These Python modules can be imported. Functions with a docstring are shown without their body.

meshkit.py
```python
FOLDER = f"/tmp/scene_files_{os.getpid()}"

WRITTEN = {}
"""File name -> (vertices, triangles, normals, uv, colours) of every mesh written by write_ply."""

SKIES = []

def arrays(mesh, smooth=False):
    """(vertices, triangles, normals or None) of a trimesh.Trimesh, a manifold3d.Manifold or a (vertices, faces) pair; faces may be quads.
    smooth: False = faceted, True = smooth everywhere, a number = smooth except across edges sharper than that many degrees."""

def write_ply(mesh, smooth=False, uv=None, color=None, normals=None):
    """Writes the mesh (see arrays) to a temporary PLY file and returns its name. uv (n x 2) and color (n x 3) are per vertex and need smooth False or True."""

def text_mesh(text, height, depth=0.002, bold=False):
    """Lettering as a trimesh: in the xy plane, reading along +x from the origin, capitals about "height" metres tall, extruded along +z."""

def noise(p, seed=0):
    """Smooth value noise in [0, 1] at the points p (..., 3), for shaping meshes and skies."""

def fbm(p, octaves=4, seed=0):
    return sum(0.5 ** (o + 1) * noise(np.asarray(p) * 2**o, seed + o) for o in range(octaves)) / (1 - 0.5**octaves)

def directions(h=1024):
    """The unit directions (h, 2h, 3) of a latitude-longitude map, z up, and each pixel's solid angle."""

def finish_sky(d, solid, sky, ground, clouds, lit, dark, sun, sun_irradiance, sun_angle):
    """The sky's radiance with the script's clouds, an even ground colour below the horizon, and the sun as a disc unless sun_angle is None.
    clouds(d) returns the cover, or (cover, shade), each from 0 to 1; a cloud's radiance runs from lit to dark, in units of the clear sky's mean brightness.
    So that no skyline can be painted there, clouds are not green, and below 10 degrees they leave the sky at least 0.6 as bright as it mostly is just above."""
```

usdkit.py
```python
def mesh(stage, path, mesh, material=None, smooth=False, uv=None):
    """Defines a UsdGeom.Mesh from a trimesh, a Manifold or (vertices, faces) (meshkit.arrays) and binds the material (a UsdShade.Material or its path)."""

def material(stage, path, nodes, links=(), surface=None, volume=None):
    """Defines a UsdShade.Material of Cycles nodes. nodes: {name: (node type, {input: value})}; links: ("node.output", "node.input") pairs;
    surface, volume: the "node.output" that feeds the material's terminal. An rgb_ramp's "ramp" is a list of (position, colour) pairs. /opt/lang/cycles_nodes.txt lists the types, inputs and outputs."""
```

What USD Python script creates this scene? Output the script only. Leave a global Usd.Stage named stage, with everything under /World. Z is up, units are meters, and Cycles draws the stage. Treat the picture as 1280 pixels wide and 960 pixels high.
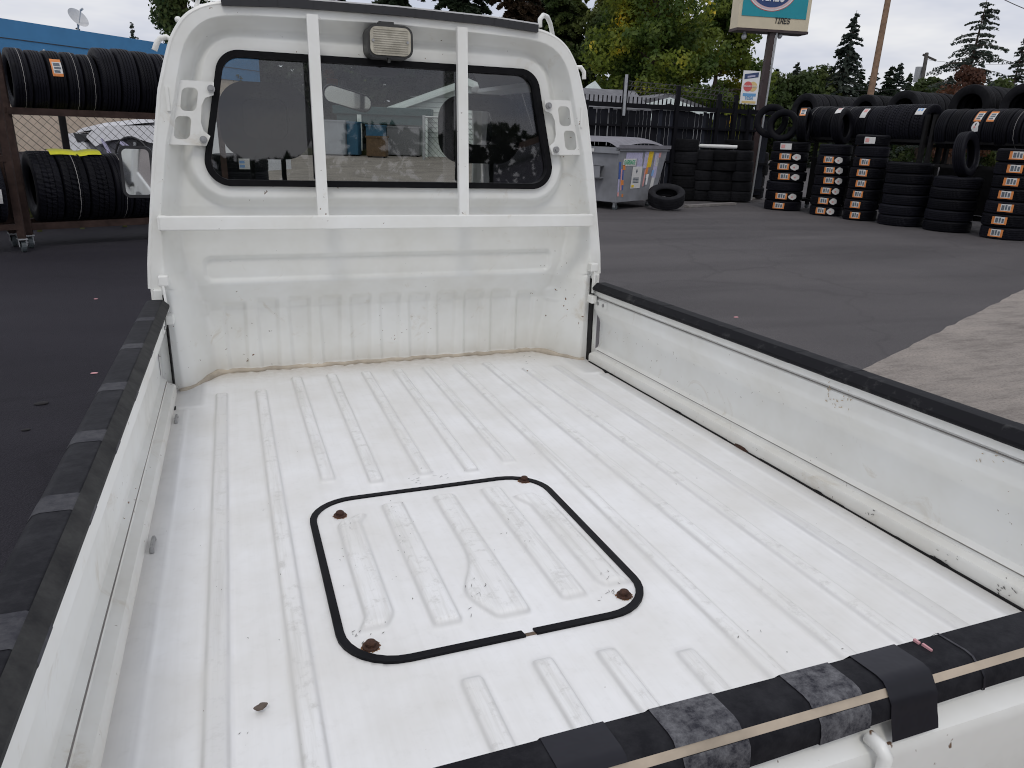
import math, random, sys
import numpy as np, trimesh
from shapely.geometry import Polygon, LineString, Point, box as sbox
from shapely import affinity
import manifold3d as m3
from pxr import Usd, UsdGeom, UsdShade, UsdLux, Gf, Sdf, Vt
import usdkit, meshkit

stage = Usd.Stage.CreateInMemory()
UsdGeom.SetStageUpAxis(stage, UsdGeom.Tokens.z)
UsdGeom.SetStageMetersPerUnit(stage, 1.0)
UsdGeom.Xform.Define(stage, '/World')
UsdGeom.Scope.Define(stage, '/World/Looks')

# ------------------------------------------------------------------ camera
PITCH = math.radians(2.1)                 # the empty truck stands nose down
WP = np.array([-0.49956, -2.35955, 1.46304])
WM = np.array([[0.93743903, -0.34643431, 0.03451574], [-0.08166638, -0.31518872, -0.94550868], [0.33843562, 0.88353797, -0.32376225]])
F = 921.108
cam = UsdGeom.Camera.Define(stage, '/World/camera')
cam.CreateHorizontalApertureAttr(36.0); cam.CreateVerticalApertureAttr(27.0)
cam.CreateFocalLengthAttr(36.0 * F / 1280)
cam.CreateClippingRangeAttr(Gf.Vec2f(0.05, 2000))
cm = np.eye(4); cm[0, :3] = WM[0]; cm[1, :3] = -WM[1]; cm[2, :3] = -WM[2]; cm[3, :3] = WP
UsdGeom.Xformable(cam).AddTransformOp().Set(Gf.Matrix4d(*cm.ravel().tolist()))
cam.CreateExposureAttr(-0.07)

# ------------------------------------------------------------------ sky and sun (bright overcast)
SUN_EL, SUN_AZ = math.radians(55), math.radians(200)     # azimuth = atan2(x, y)
sunv = np.array([math.cos(SUN_EL) * math.sin(SUN_AZ), math.cos(SUN_EL) * math.cos(SUN_AZ), math.sin(SUN_EL)])
usdkit.material(stage, '/World/Looks/sky_look', {
    'tc': ('texture_coordinate', {}),
    'sep': ('separate_xyz', {}),
    'sky': ('sky_texture', {'sky_type': 'single_scattering', 'sun_disc': False, 'sun_elevation': SUN_EL, 'sun_rotation': SUN_AZ}),
    'mp': ('mapping', {'scale': (1.0, 1.0, 4.0)}),
    'n': ('noise_texture', {'scale': 2.9, 'detail': 5.0, 'roughness': 0.55}),
    'nr': ('rgb_ramp', {'ramp': [(0.0, (0.62, 0.68, 0.85)), (0.38, (0.74, 0.79, 0.94)), (0.50, (0.96, 0.98, 1.07)), (0.62, (1.16, 1.16, 1.18)), (1.0, (1.22, 1.21, 1.22))]}),
    'lum': ('map_range', {'from_min': 0.0, 'from_max': 1.0, 'to_min': 7.6, 'to_max': 9.3, 'clamp': True}),
    'comb': ('combine_xyz', {}),
    'mul': ('mix_color', {'blend_type': 'multiply', 'fac': 1.0, 'use_clamp': False}),
    'mix': ('mix_color', {'blend_type': 'mix', 'fac': 0.95, 'use_clamp': False}),
    'bg': ('background_shader', {'strength': 0.1}),
}, [('tc.generated', 'sep.vector'), ('tc.generated', 'mp.vector'), ('mp.vector', 'n.vector'), ('n.fac', 'nr.fac'),
    ('sep.z', 'lum.value'), ('lum.result', 'comb.x'), ('lum.result', 'comb.y'), ('lum.result', 'comb.z'),
    ('comb.vector', 'mul.a'), ('nr.color', 'mul.b'), ('sky.color', 'mix.a'), ('mul.result', 'mix.b'), ('mix.result', 'bg.color')], surface='bg.background')
dome = UsdLux.DomeLight.Define(stage, '/World/sky')
UsdShade.MaterialBindingAPI.Apply(dome.GetPrim()).Bind(UsdShade.Material.Get(stage, '/World/Looks/sky_look'))
dome.GetPrim().SetCustomDataByKey('kind', 'structure')
sun = UsdLux.DistantLight.Define(stage, '/World/sun')
sun.CreateIntensityAttr(0.2); sun.CreateAngleAttr(14.0); sun.CreateNormalizeAttr(True); sun.CreateColorAttr(Gf.Vec3f(1.0, 0.96, 0.9))
zax = sunv; xax = np.cross([0, 0, 1], zax); xax /= np.linalg.norm(xax); yax = np.cross(zax, xax)
sm = np.eye(4); sm[0, :3] = xax; sm[1, :3] = yax; sm[2, :3] = zax
UsdGeom.Xformable(sun).AddTransformOp().Set(Gf.Matrix4d(*sm.ravel().tolist()))

# ------------------------------------------------------------------ pixel (1280x960) to place helpers
def wray(px, py): return np.array([(px - 640) / F, (py - 480) / F, 1.0]) @ WM
def gnd(px, py, z=0.0):
    d = wray(px, py); return WP + d * ((z - WP[2]) / d[2])
def dep(px, py, depth): return WP + wray(px, py) * depth
RX = np.array([[1, 0, 0], [0, math.cos(PITCH), math.sin(PITCH)], [0, -math.sin(PITCH), math.cos(PITCH)]])
TPOS = np.array([-0.49956361, -2.38739557, 0.71603591])
def trk(px, py, ax, val):                 # pixel to truck coordinates on the plane axis = val
    d = RX.T @ wray(px, py); return TPOS + d * ((val - TPOS[ax]) / d[ax])

# ------------------------------------------------------------------ materials
LOOKS = {}
def look(name, nodes, links, surface):
    LOOKS[name] = usdkit.material(stage, '/World/Looks/' + name, nodes, links, surface=surface); return LOOKS[name]

def plain(name, col, rough=0.5, var=0.12, scale=6.0, metallic=0.0, bump=0.0, bscale=60.0, coat=0.0, spec=0.5, coord='tc.object'):
    c = np.array(col, float)
    nodes = {'tc': ('texture_coordinate', {}), 'g': ('geometry', {}),
             'n': ('noise_texture', {'scale': scale, 'detail': 5.0, 'roughness': 0.6}),
             'r': ('rgb_ramp', {'ramp': [(0.25, tuple(c * (1 - var))), (0.75, tuple(np.minimum(c * (1 + var), 1)))]}),
             'p': ('principled_bsdf', {'roughness': rough, 'metallic': metallic, 'coat_weight': coat, 'specular_ior_level': spec})}
    links = [(coord, 'n.vector'), ('n.fac', 'r.fac'), ('r.color', 'p.base_color')]
    if bump:
        nodes['bn'] = ('noise_texture', {'scale': bscale, 'detail': 4.0}); nodes['b'] = ('bump', {'strength': bump, 'distance': 0.01})
        links += [(coord, 'bn.vector'), ('bn.fac', 'b.height'), ('b.normal', 'p.normal')]
    return look(name, nodes, links, 'p.BSDF')

def white_paint(name, base=(0.775, 0.78, 0.755), rough=0.38, chip=0.71, chip_scale=55.0, grime=0.12, floor=False, stain=False):
    """White vehicle paint: faint grime, small dark chips with rusty rims; the floor also has scuffs along its ribs and dirt at the front seam."""
    c = np.array(base)
    nodes = {'tc': ('texture_coordinate', {}), 'sep': ('separate_xyz', {}),
        'n1': ('noise_texture', {'scale': 4.0, 'detail': 7.0, 'roughness': 0.62}),
        'r1': ('rgb_ramp', {'ramp': [(0.3, tuple(c * (1 - grime) * np.array([1.0, 0.985, 0.95]))), (0.62, tuple(c))]}),
        'n2': ('noise_texture', {'scale': chip_scale, 'detail': 2.0, 'roughness': 0.5, 'distortion': 0.4}),
        'n3': ('noise_texture', {'scale': 3.3, 'detail': 3.0}),
        'a3': ('math', {'math_type': 'multiply_add', 'value2': 0.32, 'value3': -0.16}),
        'ad': ('math', {'math_type': 'add'}),
        'ch': ('map_range', {'from_min': chip, 'from_max': chip + 0.035, 'to_min': 0.0, 'to_max': 1.0, 'clamp': True}),
        'chc': ('rgb_ramp', {'ramp': [(0.35, (0.05, 0.045, 0.04)), (0.65, (0.16, 0.09, 0.05))]}),
        'm1': ('mix_color', {'blend_type': 'mix'}),
        'rn': ('map_range', {'from_min': 0.3, 'from_max': 0.7, 'to_min': rough - 0.08, 'to_max': rough + 0.12}),
        'bn': ('noise_texture', {'scale': 9.0, 'detail': 3.0}), 'b': ('bump', {'strength': 0.06, 'distance': 0.02}),
        'p': ('principled_bsdf', {'coat_weight': 0.12, 'coat_roughness': 0.16})}
    links = [('tc.object', 'sep.vector'), ('tc.object', 'n1.vector'), ('n1.fac', 'r1.fac'), ('tc.object', 'n2.vector'), ('tc.object', 'n3.vector'),
        ('n3.fac', 'a3.value1'), ('n2.fac', 'ad.value1'), ('a3.value', 'ad.value2'), ('ad.value', 'ch.value'), ('n3.fac', 'chc.fac'),
        ('ch.result', 'm1.fac'), ('chc.color', 'm1.b'), ('n1.fac', 'rn.value'), ('rn.result', 'p.roughness'),
        ('tc.object', 'bn.vector'), ('bn.fac', 'b.height'), ('b.normal', 'p.normal')]
    last = 'r1.color'
    if floor:
        nodes.update({
            'mp': ('mapping', {'scale': (55.0, 3.0, 1.0)}), 'ns': ('noise_texture', {'scale': 1.0, 'detail': 6.0, 'roughness': 0.7}),
            'rs': ('map_range', {'from_min': 0.46, 'from_max': 0.72, 'to_min': 0.0, 'to_max': 0.55, 'clamp': True}),
            'zr': ('map_range', {'from_min': 0.004, 'from_max': 0.010, 'to_min': 0.22, 'to_max': 1.0, 'clamp': True}),
            'sm': ('math', {'math_type': 'multiply'}), 'ms': ('mix_color', {'blend_type': 'mix', 'b': (0.50, 0.49, 0.455)}),
            'sp': ('noise_texture', {'scale': 38.0, 'detail': 7.0, 'roughness': 0.75}),
            'spr': ('map_range', {'from_min': 0.53, 'from_max': 0.68, 'to_min': 0.0, 'to_max': 0.5, 'clamp': True}),
            'spz': ('math', {'math_type': 'multiply'}), 'mz': ('mix_color', {'blend_type': 'mix', 'b': (0.46, 0.45, 0.42)}),
            'yr': ('map_range', {'from_min': 0.04, 'from_max': 0.20, 'to_min': 0.0, 'to_max': 1.0, 'clamp': True}),
            'yn': ('math', {'math_type': 'multiply'}), 'md': ('mix_color', {'blend_type': 'mix', 'b': (0.40, 0.345, 0.27)}),
            'xa': ('math', {'math_type': 'absolute'}), 'xr': ('map_range', {'from_min': 0.672, 'from_max': 0.70, 'to_min': 0.0, 'to_max': 0.8, 'clamp': True}),
            'xn': ('math', {'math_type': 'multiply'}), 'mx': ('mix_color', {'blend_type': 'mix', 'b': (0.42, 0.38, 0.32)})})
        links += [('tc.object', 'mp.vector'), ('mp.vector', 'ns.vector'), ('ns.fac', 'rs.value'), ('sep.z', 'zr.value'), ('rs.result', 'sm.value1'), ('zr.result', 'sm.value2'),
            (last, 'ms.a'), ('sm.value', 'ms.fac'),
            ('tc.object', 'sp.vector'), ('sp.fac', 'spr.value'), ('spr.result', 'spz.value1'), ('zr.result', 'spz.value2'), ('ms.result', 'mz.a'), ('spz.value', 'mz.fac'),
            ('sep.y', 'yr.value'), ('yr.result', 'yn.value1'), ('sp.fac', 'yn.value2'), ('mz.result', 'md.a'), ('yn.value', 'md.fac'),
            ('sep.x', 'xa.value1'), ('xa.value', 'xr.value'), ('xr.result', 'xn.value1'), ('n1.fac', 'xn.value2'), ('md.result', 'mx.a'), ('xn.value', 'mx.fac')]
        last = 'mx.result'
    if floor:  # rib side slopes greyed in the colour, painted shading for rib contrast
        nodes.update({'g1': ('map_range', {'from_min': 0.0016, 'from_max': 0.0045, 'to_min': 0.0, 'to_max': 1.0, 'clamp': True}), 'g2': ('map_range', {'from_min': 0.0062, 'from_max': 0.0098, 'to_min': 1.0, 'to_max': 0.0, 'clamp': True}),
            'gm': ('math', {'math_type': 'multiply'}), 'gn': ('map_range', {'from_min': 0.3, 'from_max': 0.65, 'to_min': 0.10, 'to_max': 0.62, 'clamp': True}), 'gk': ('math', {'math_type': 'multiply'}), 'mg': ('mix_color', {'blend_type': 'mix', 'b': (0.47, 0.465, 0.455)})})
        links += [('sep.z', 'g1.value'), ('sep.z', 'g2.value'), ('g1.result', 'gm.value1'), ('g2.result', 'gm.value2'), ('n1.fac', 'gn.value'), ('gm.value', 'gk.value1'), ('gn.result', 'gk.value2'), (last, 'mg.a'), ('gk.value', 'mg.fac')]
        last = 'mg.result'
    if stain:
        nodes.update({'s1': ('noise_texture', {'scale': 5.0, 'detail': 8.0, 'roughness': 0.72, 'distortion': 1.2}), 's2': ('map_range', {'from_min': 0.60, 'from_max': 0.74, 'to_min': 0.0, 'to_max': 0.55, 'clamp': True}), 'sx2': ('mix_color', {'blend_type': 'mix', 'b': (0.46, 0.39, 0.28)}),
            'z1': ('map_range', {'from_min': 0.0, 'from_max': 0.075, 'to_min': 0.75, 'to_max': 0.0, 'clamp': True}), 'z2': ('math', {'math_type': 'multiply'}), 'z3': ('mix_color', {'blend_type': 'mix', 'b': (0.48, 0.44, 0.37)})})
        links += [('tc.object', 's1.vector'), ('s1.fac', 's2.value'), ('s2.result', 'sx2.fac'), (last, 'sx2.a'), ('sep.z', 'z1.value'), ('z1.result', 'z2.value1'), ('s1.fac', 'z2.value2'), ('sx2.result', 'z3.a'), ('z2.value', 'z3.fac')]
        last = 'z3.result'
    links += [(last, 'm1.a'), ('m1.result', 'p.base_color')]
    return look(name, nodes, links, 'p.BSDF')

white_paint('white_paint', chip=0.775); white_paint('gate_paint', chip=0.755, stain=True, chip_scale=85.0)
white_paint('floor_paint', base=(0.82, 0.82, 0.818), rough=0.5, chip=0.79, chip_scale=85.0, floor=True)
white_paint('wall_paint', base=(0.765, 0.772, 0.748), chip=0.752, chip_scale=75.0, stain=True)
plain('black_rubber', (0.006, 0.006, 0.008), 0.5, 0.3, 20, spec=0.12)
plain('seal_rubber', (0.006, 0.006, 0.007), 0.5, 0.3, 30, bump=0.1, spec=0.1)
plain('tape_black', (0.009, 0.009, 0.013), 0.33, 0.3, 14, bump=0.2, bscale=14, spec=0.25)
def dusty(name, dark, dust, lo, hi, scale=30.0, rough=0.6):
    look(name, {'tc': ('texture_coordinate', {}), 'n': ('noise_texture', {'scale': scale, 'detail': 8.0, 'roughness': 0.75}), 'n2': ('noise_texture', {'scale': 5.0, 'detail': 3.0}),
        'm': ('math', {'math_type': 'multiply_add', 'value2': 0.35}), 'r': ('rgb_ramp', {'ramp': [(lo, dark), (hi, dust)]}),
        'b': ('bump', {'strength': 0.2, 'distance': 0.004}), 'p': ('principled_bsdf', {'roughness': rough, 'specular_ior_level': 0.12})},
        [('tc.object', 'n.vector'), ('tc.object', 'n2.vector'), ('n2.fac', 'm.value1'), ('n.fac', 'm.value3'), ('m.value', 'r.fac'), ('n.fac', 'b.height'), ('b.normal', 'p.normal'), ('r.color', 'p.base_color')], 'p.BSDF')
dusty('edge_guard_black', (0.0075, 0.0075, 0.010), (0.03, 0.03, 0.034), 0.6, 1.0)
dusty('edge_guard_scuffed', (0.008, 0.008, 0.010), (0.08, 0.08, 0.08), 0.72, 1.0, 22.0)
dusty('bevel_dust', (0.022, 0.022, 0.023), (0.06, 0.06, 0.058), 0.5, 0.95, 20.0, 0.75)
dusty('tape_grey', (0.035, 0.035, 0.042), (0.085, 0.085, 0.09), 0.55, 0.95, 60.0, 0.7)
dusty('tape_dusty', (0.026, 0.026, 0.033), (0.20, 0.20, 0.21), 0.58, 0.98, 90.0, 0.75)
plain('beige_strip', (0.42, 0.35, 0.27), 0.6, 0.25, 18)
plain('rust_bolt', (0.055, 0.022, 0.012), 0.8, 0.5, 150, bump=0.6, bscale=300)
plain('rust_stain', (0.22, 0.11, 0.05), 0.8, 0.5, 90)
plain('steel_bolt', (0.32, 0.32, 0.32), 0.45, 0.2, 90, metallic=0.6)
plain('gap_dirt', (0.13, 0.095, 0.07), 0.9, 0.5, 80); plain('chip_grey', (0.09, 0.085, 0.08), 0.8, 0.4, 80); plain('rust_run', (0.42, 0.31, 0.17), 0.8, 0.3, 60); plain('sealant', (0.44, 0.385, 0.31), 0.75, 0.35, 9, bump=0.5, bscale=45)
plain('dark_plastic', (0.012, 0.012, 0.013), 0.5, 0.2, 20, spec=0.15)
plain('seat_cloth', (0.016, 0.016, 0.018), 0.9, 0.2, 60, spec=0.1)
plain('pad_grey', (0.03, 0.03, 0.033), 0.9, 0.2, 60, spec=0.1); plain('headliner', (0.10, 0.10, 0.10), 0.85, 0.1, 20)
plain('trim_black', (0.014, 0.014, 0.016), 0.45, 0.2, 12)
plain('trim_silver', (0.6, 0.6, 0.6), 0.35, 0.1, 12)
plain('lamp_housing', (0.03, 0.03, 0.028), 0.5, 0.2, 20)
look('lamp_lens', {'tc': ('texture_coordinate', {}), 'n': ('noise_texture', {'scale': 30.0, 'detail': 4.0}), 'r': ('rgb_ramp', {'ramp': [(0.3, (0.30, 0.275, 0.21)), (0.7, (0.50, 0.465, 0.38))]}),
    'p': ('principled_bsdf', {'roughness': 0.18, 'subsurface_weight': 0.0, 'coat_weight': 0.5})}, [('tc.object', 'n.vector'), ('n.fac', 'r.fac'), ('r.color', 'p.base_color')], 'p.BSDF')
def pane(name, tint, gloss=(0.9, 0.9, 0.95), ior=1.5, extra=0.0):
    look(name, {'t': ('transparent_bsdf', {'color': tint}), 'g': ('glossy_bsdf', {'color': gloss, 'roughness': 0.02}), 'f': ('fresnel', {'IOR': ior}),
        'a': ('math', {'math_type': 'add', 'value2': extra}), 'm': ('mix_closure', {})},
        [('f.fac', 'a.value1'), ('a.value', 'm.fac'), ('t.BSDF', 'm.closure1'), ('g.BSDF', 'm.closure2')], 'm.closure')
pane('rear_glass', (0.86, 0.865, 0.85), extra=0.01); pane('clear_glass', (0.9, 0.93, 0.91))
look('mirror_glass', {'p': ('principled_bsdf', {'base_color': (0.75, 0.77, 0.78), 'metallic': 1.0, 'roughness': 0.04})}, [], 'p.BSDF')
def tire_look(name, col, rough):
    look(name, {'tc': ('texture_coordinate', {}), 'oi': ('object_info', {}), 'n': ('noise_texture', {'scale': 7.0, 'detail': 5.0, 'roughness': 0.65}),
        'r': ('rgb_ramp', {'ramp': [(0.3, tuple(np.array(col) * 0.7)), (0.75, tuple(np.array(col) * 1.5))]}),
        'or': ('map_range', {'from_min': 0.0, 'from_max': 1.0, 'to_min': 0.6, 'to_max': 1.5}), 'c': ('combine_xyz', {}), 'm': ('mix_color', {'blend_type': 'multiply', 'fac': 1.0}),
        'w': ('wave_texture', {'wave_type': 'bands', 'bands_direction': 'diagonal', 'scale': 22.0, 'distortion': 1.0}), 'b': ('bump', {'strength': 0.35, 'distance': 0.006}),
        'p': ('principled_bsdf', {'roughness': rough, 'specular_ior_level': 0.10})},
        [('tc.object', 'n.vector'), ('n.fac', 'r.fac'), ('oi.random', 'or.value'), ('or.result', 'c.x'), ('or.result', 'c.y'), ('or.result', 'c.z'), ('r.color', 'm.a'), ('c.vector', 'm.b'),
         ('m.result', 'p.base_color'), ('tc.object', 'w.vector'), ('w.fac', 'b.height'), ('b.normal', 'p.normal')], 'p.BSDF')
tire_look('tire_new', (0.0055, 0.0055, 0.008), 0.5); tire_look('tire_used', (0.0095, 0.0095, 0.011), 0.7)
plain('label_white', (0.60, 0.59, 0.57), 0.5, 0.08, 60); plain('label_orange', (0.62, 0.21, 0.05), 0.5, 0.15, 40); plain('label_print', (0.10, 0.12, 0.14), 0.5, 0.6, 90)
plain('label_blue', (0.20, 0.36, 0.62), 0.5, 0.1, 40); plain('label_yellow', (0.66, 0.64, 0.04), 0.6, 0.12, 20); plain('label_pink', (0.62, 0.30, 0.28), 0.5, 0.2, 60); plain('tread_stripe', (0.42, 0.40, 0.38), 0.7, 0.3, 50)
plain('rusty_steel', (0.04, 0.025, 0.021), 0.75, 0.5, 9, bump=0.3, spec=0.15); plain('dark_steel', (0.012, 0.0115, 0.012), 0.6, 0.35, 12, spec=0.12); plain('galvanised', (0.36, 0.37, 0.38), 0.45, 0.2, 20, metallic=0.4)
plain('caster_rubber', (0.05, 0.06, 0.065), 0.6); plain('caster_hub', (0.5, 0.5, 0.48), 0.5)
plain('fence_black', (0.006, 0.006, 0.008), 0.5, spec=0.1); plain('wire_dark', (0.035, 0.034, 0.033), 0.6); plain('screen_black', (0.006, 0.0065, 0.010), 0.8, 0.6, 1.3, spec=0.2)
plain('screen_faded', (0.016, 0.018, 0.026), 0.8, 0.5, 1.3, spec=0.2); plain('dumpster_grey', (0.20, 0.205, 0.22), 0.6, 0.25, 3.0, bump=0.15, bscale=8); plain('lid_grey', (0.17, 0.165, 0.185), 0.6, 0.15, 5)
plain('stucco_tan', (0.62, 0.51, 0.40), 0.9, 0.12, 2.0, bump=0.2, bscale=30); plain('stucco_blue', (0.055, 0.21, 0.42), 0.75, 0.08, 1.2)
plain('siding_white', (0.62, 0.68, 0.66), 0.7, 0.06, 2.0); plain('roof_grey', (0.13, 0.13, 0.14), 0.9, 0.3, 4.0); plain('house_grey', (0.24, 0.245, 0.25), 0.8, 0.12, 3.0); plain('awning_green', (0.012, 0.05, 0.052), 0.6, 0.3, 3.0)
plain('window_dark', (0.02, 0.025, 0.03), 0.15, 0.2, 2.0); plain('container_blue', (0.02, 0.09, 0.16), 0.6, 0.2, 2.0); plain('container_grey', (0.25, 0.27, 0.30), 0.6, 0.2, 2.0); plain('wood_brown', (0.10, 0.06, 0.03), 0.85, 0.4, 5.0)
plain('pole_wood', (0.17, 0.105, 0.065), 0.9, 0.35, 7.0, bump=0.4, bscale=20); plain('pole_far', (0.06, 0.055, 0.05), 0.9, 0.3, 5.0); plain('sign_pole_paint', (0.035, 0.02, 0.02), 0.5, 0.3, 5.0)
plain('sign_cream', (0.58, 0.51, 0.37), 0.5, 0.06, 3); plain('sign_teal', (0.0, 0.25, 0.31), 0.45, 0.06, 3); plain('sign_navy', (0.015, 0.045, 0.16), 0.45, 0.06, 3); plain('sign_white', (0.72, 0.72, 0.72), 0.5, 0.05, 6); plain('sign_black', (0.015, 0.015, 0.015), 0.5)
plain('sign_pinkish', (0.62, 0.45, 0.47), 0.5, 0.05, 6); plain('card_navy', (0.03, 0.05, 0.13), 0.5, 0.1, 9); plain('card_red', (0.55, 0.10, 0.10), 0.5, 0.1, 9); plain('card_amber', (0.62, 0.46, 0.20), 0.5, 0.1, 9); plain('card_blue', (0.13, 0.32, 0.55), 0.5, 0.1, 9)
plain('sticker_green', (0.08, 0.36, 0.20), 0.5, 0.1, 9); plain('sticker_yellow', (0.68, 0.46, 0.02), 0.5, 0.2, 20); plain('sticker_blue', (0.05, 0.10, 0.32), 0.5, 0.2, 20); plain('sticker_purple', (0.42, 0.40, 0.55), 0.5, 0.25, 25)
plain('car_white', (0.72, 0.72, 0.74), 0.25, 0.05, 4, coat=0.8); plain('car_black', (0.02, 0.02, 0.022), 0.5); plain('car_grey', (0.16, 0.16, 0.17), 0.5, 0.4, 20)
plain('dish_grey', (0.5, 0.5, 0.5), 0.6, 0.08, 6); plain('plastic_tube', (0.72, 0.72, 0.70), 0.5, 0.08, 9); plain('plank_grey', (0.20, 0.185, 0.175), 0.85, 0.3, 9)
plain('leaf_dry', (0.11, 0.085, 0.07), 0.8, 0.3, 60); plain('leaf_pink', (0.55, 0.28, 0.30), 0.8, 0.2, 60); plain('dirt_rock', (0.010, 0.009, 0.010), 0.9, 0.4, 50)
plain('bark', (0.07, 0.05, 0.038), 0.95, 0.35, 5.0, bump=0.5, bscale=12)
def leafy(name, stops, rough=0.6, scale=0.45):
    look(name, {'g': ('geometry', {}), 'n': ('noise_texture', {'scale': scale, 'detail': 3.0, 'roughness': 0.6}), 'a': ('math', {'math_type': 'multiply_add', 'value2': 0.32}),
        's': ('math', {'math_type': 'subtract', 'value2': 0.16}), 'r': ('rgb_ramp', {'ramp': stops}), 'd': ('principled_bsdf', {'roughness': rough, 'specular_ior_level': 0.25}), 't': ('translucent_bsdf', {}), 'm': ('mix_closure', {'fac': 0.36})},
        [('g.position', 'n.vector'), ('g.random_per_island', 'a.value1'), ('n.fac', 'a.value3'), ('a.value', 's.value1'), ('s.value', 'r.fac'), ('r.color', 'd.base_color'), ('r.color', 't.color'), ('d.BSDF', 'm.closure1'), ('t.BSDF', 'm.closure2')], 'm.closure')
leafy('leaf_maple', [(0.26, (0.05, 0.085, 0.016)), (0.41, (0.15, 0.185, 0.025)), (0.49, (0.32, 0.30, 0.03)), (0.545, (0.74, 0.47, 0.03)), (0.8, (0.80, 0.46, 0.025))])
leafy('leaf_green', [(0.3, (0.04, 0.062, 0.018)), (0.5, (0.095, 0.115, 0.03)), (0.68, (0.19, 0.18, 0.035))])
leafy('needle_dark', [(0.3, (0.016, 0.027, 0.014)), (0.52, (0.036, 0.052, 0.025)), (0.75, (0.075, 0.085, 0.04))])
leafy('needle_brown', [(0.3, (0.04, 0.026, 0.015)), (0.52, (0.085, 0.052, 0.026)), (0.75, (0.14, 0.08, 0.036))])
leafy('needle_grey', [(0.3, (0.045, 0.062, 0.05)), (0.52, (0.09, 0.108, 0.084)), (0.75, (0.15, 0.165, 0.12))])
leafy('leaf_red', [(0.3, (0.07, 0.03, 0.018)), (0.55, (0.16, 0.07, 0.035)), (0.8, (0.10, 0.09, 0.03))])
leafy('grass_look', [(0.3, (0.05, 0.055, 0.018)), (0.6, (0.10, 0.105, 0.035)), (0.8, (0.16, 0.14, 0.06))], scale=1.2)

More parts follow.
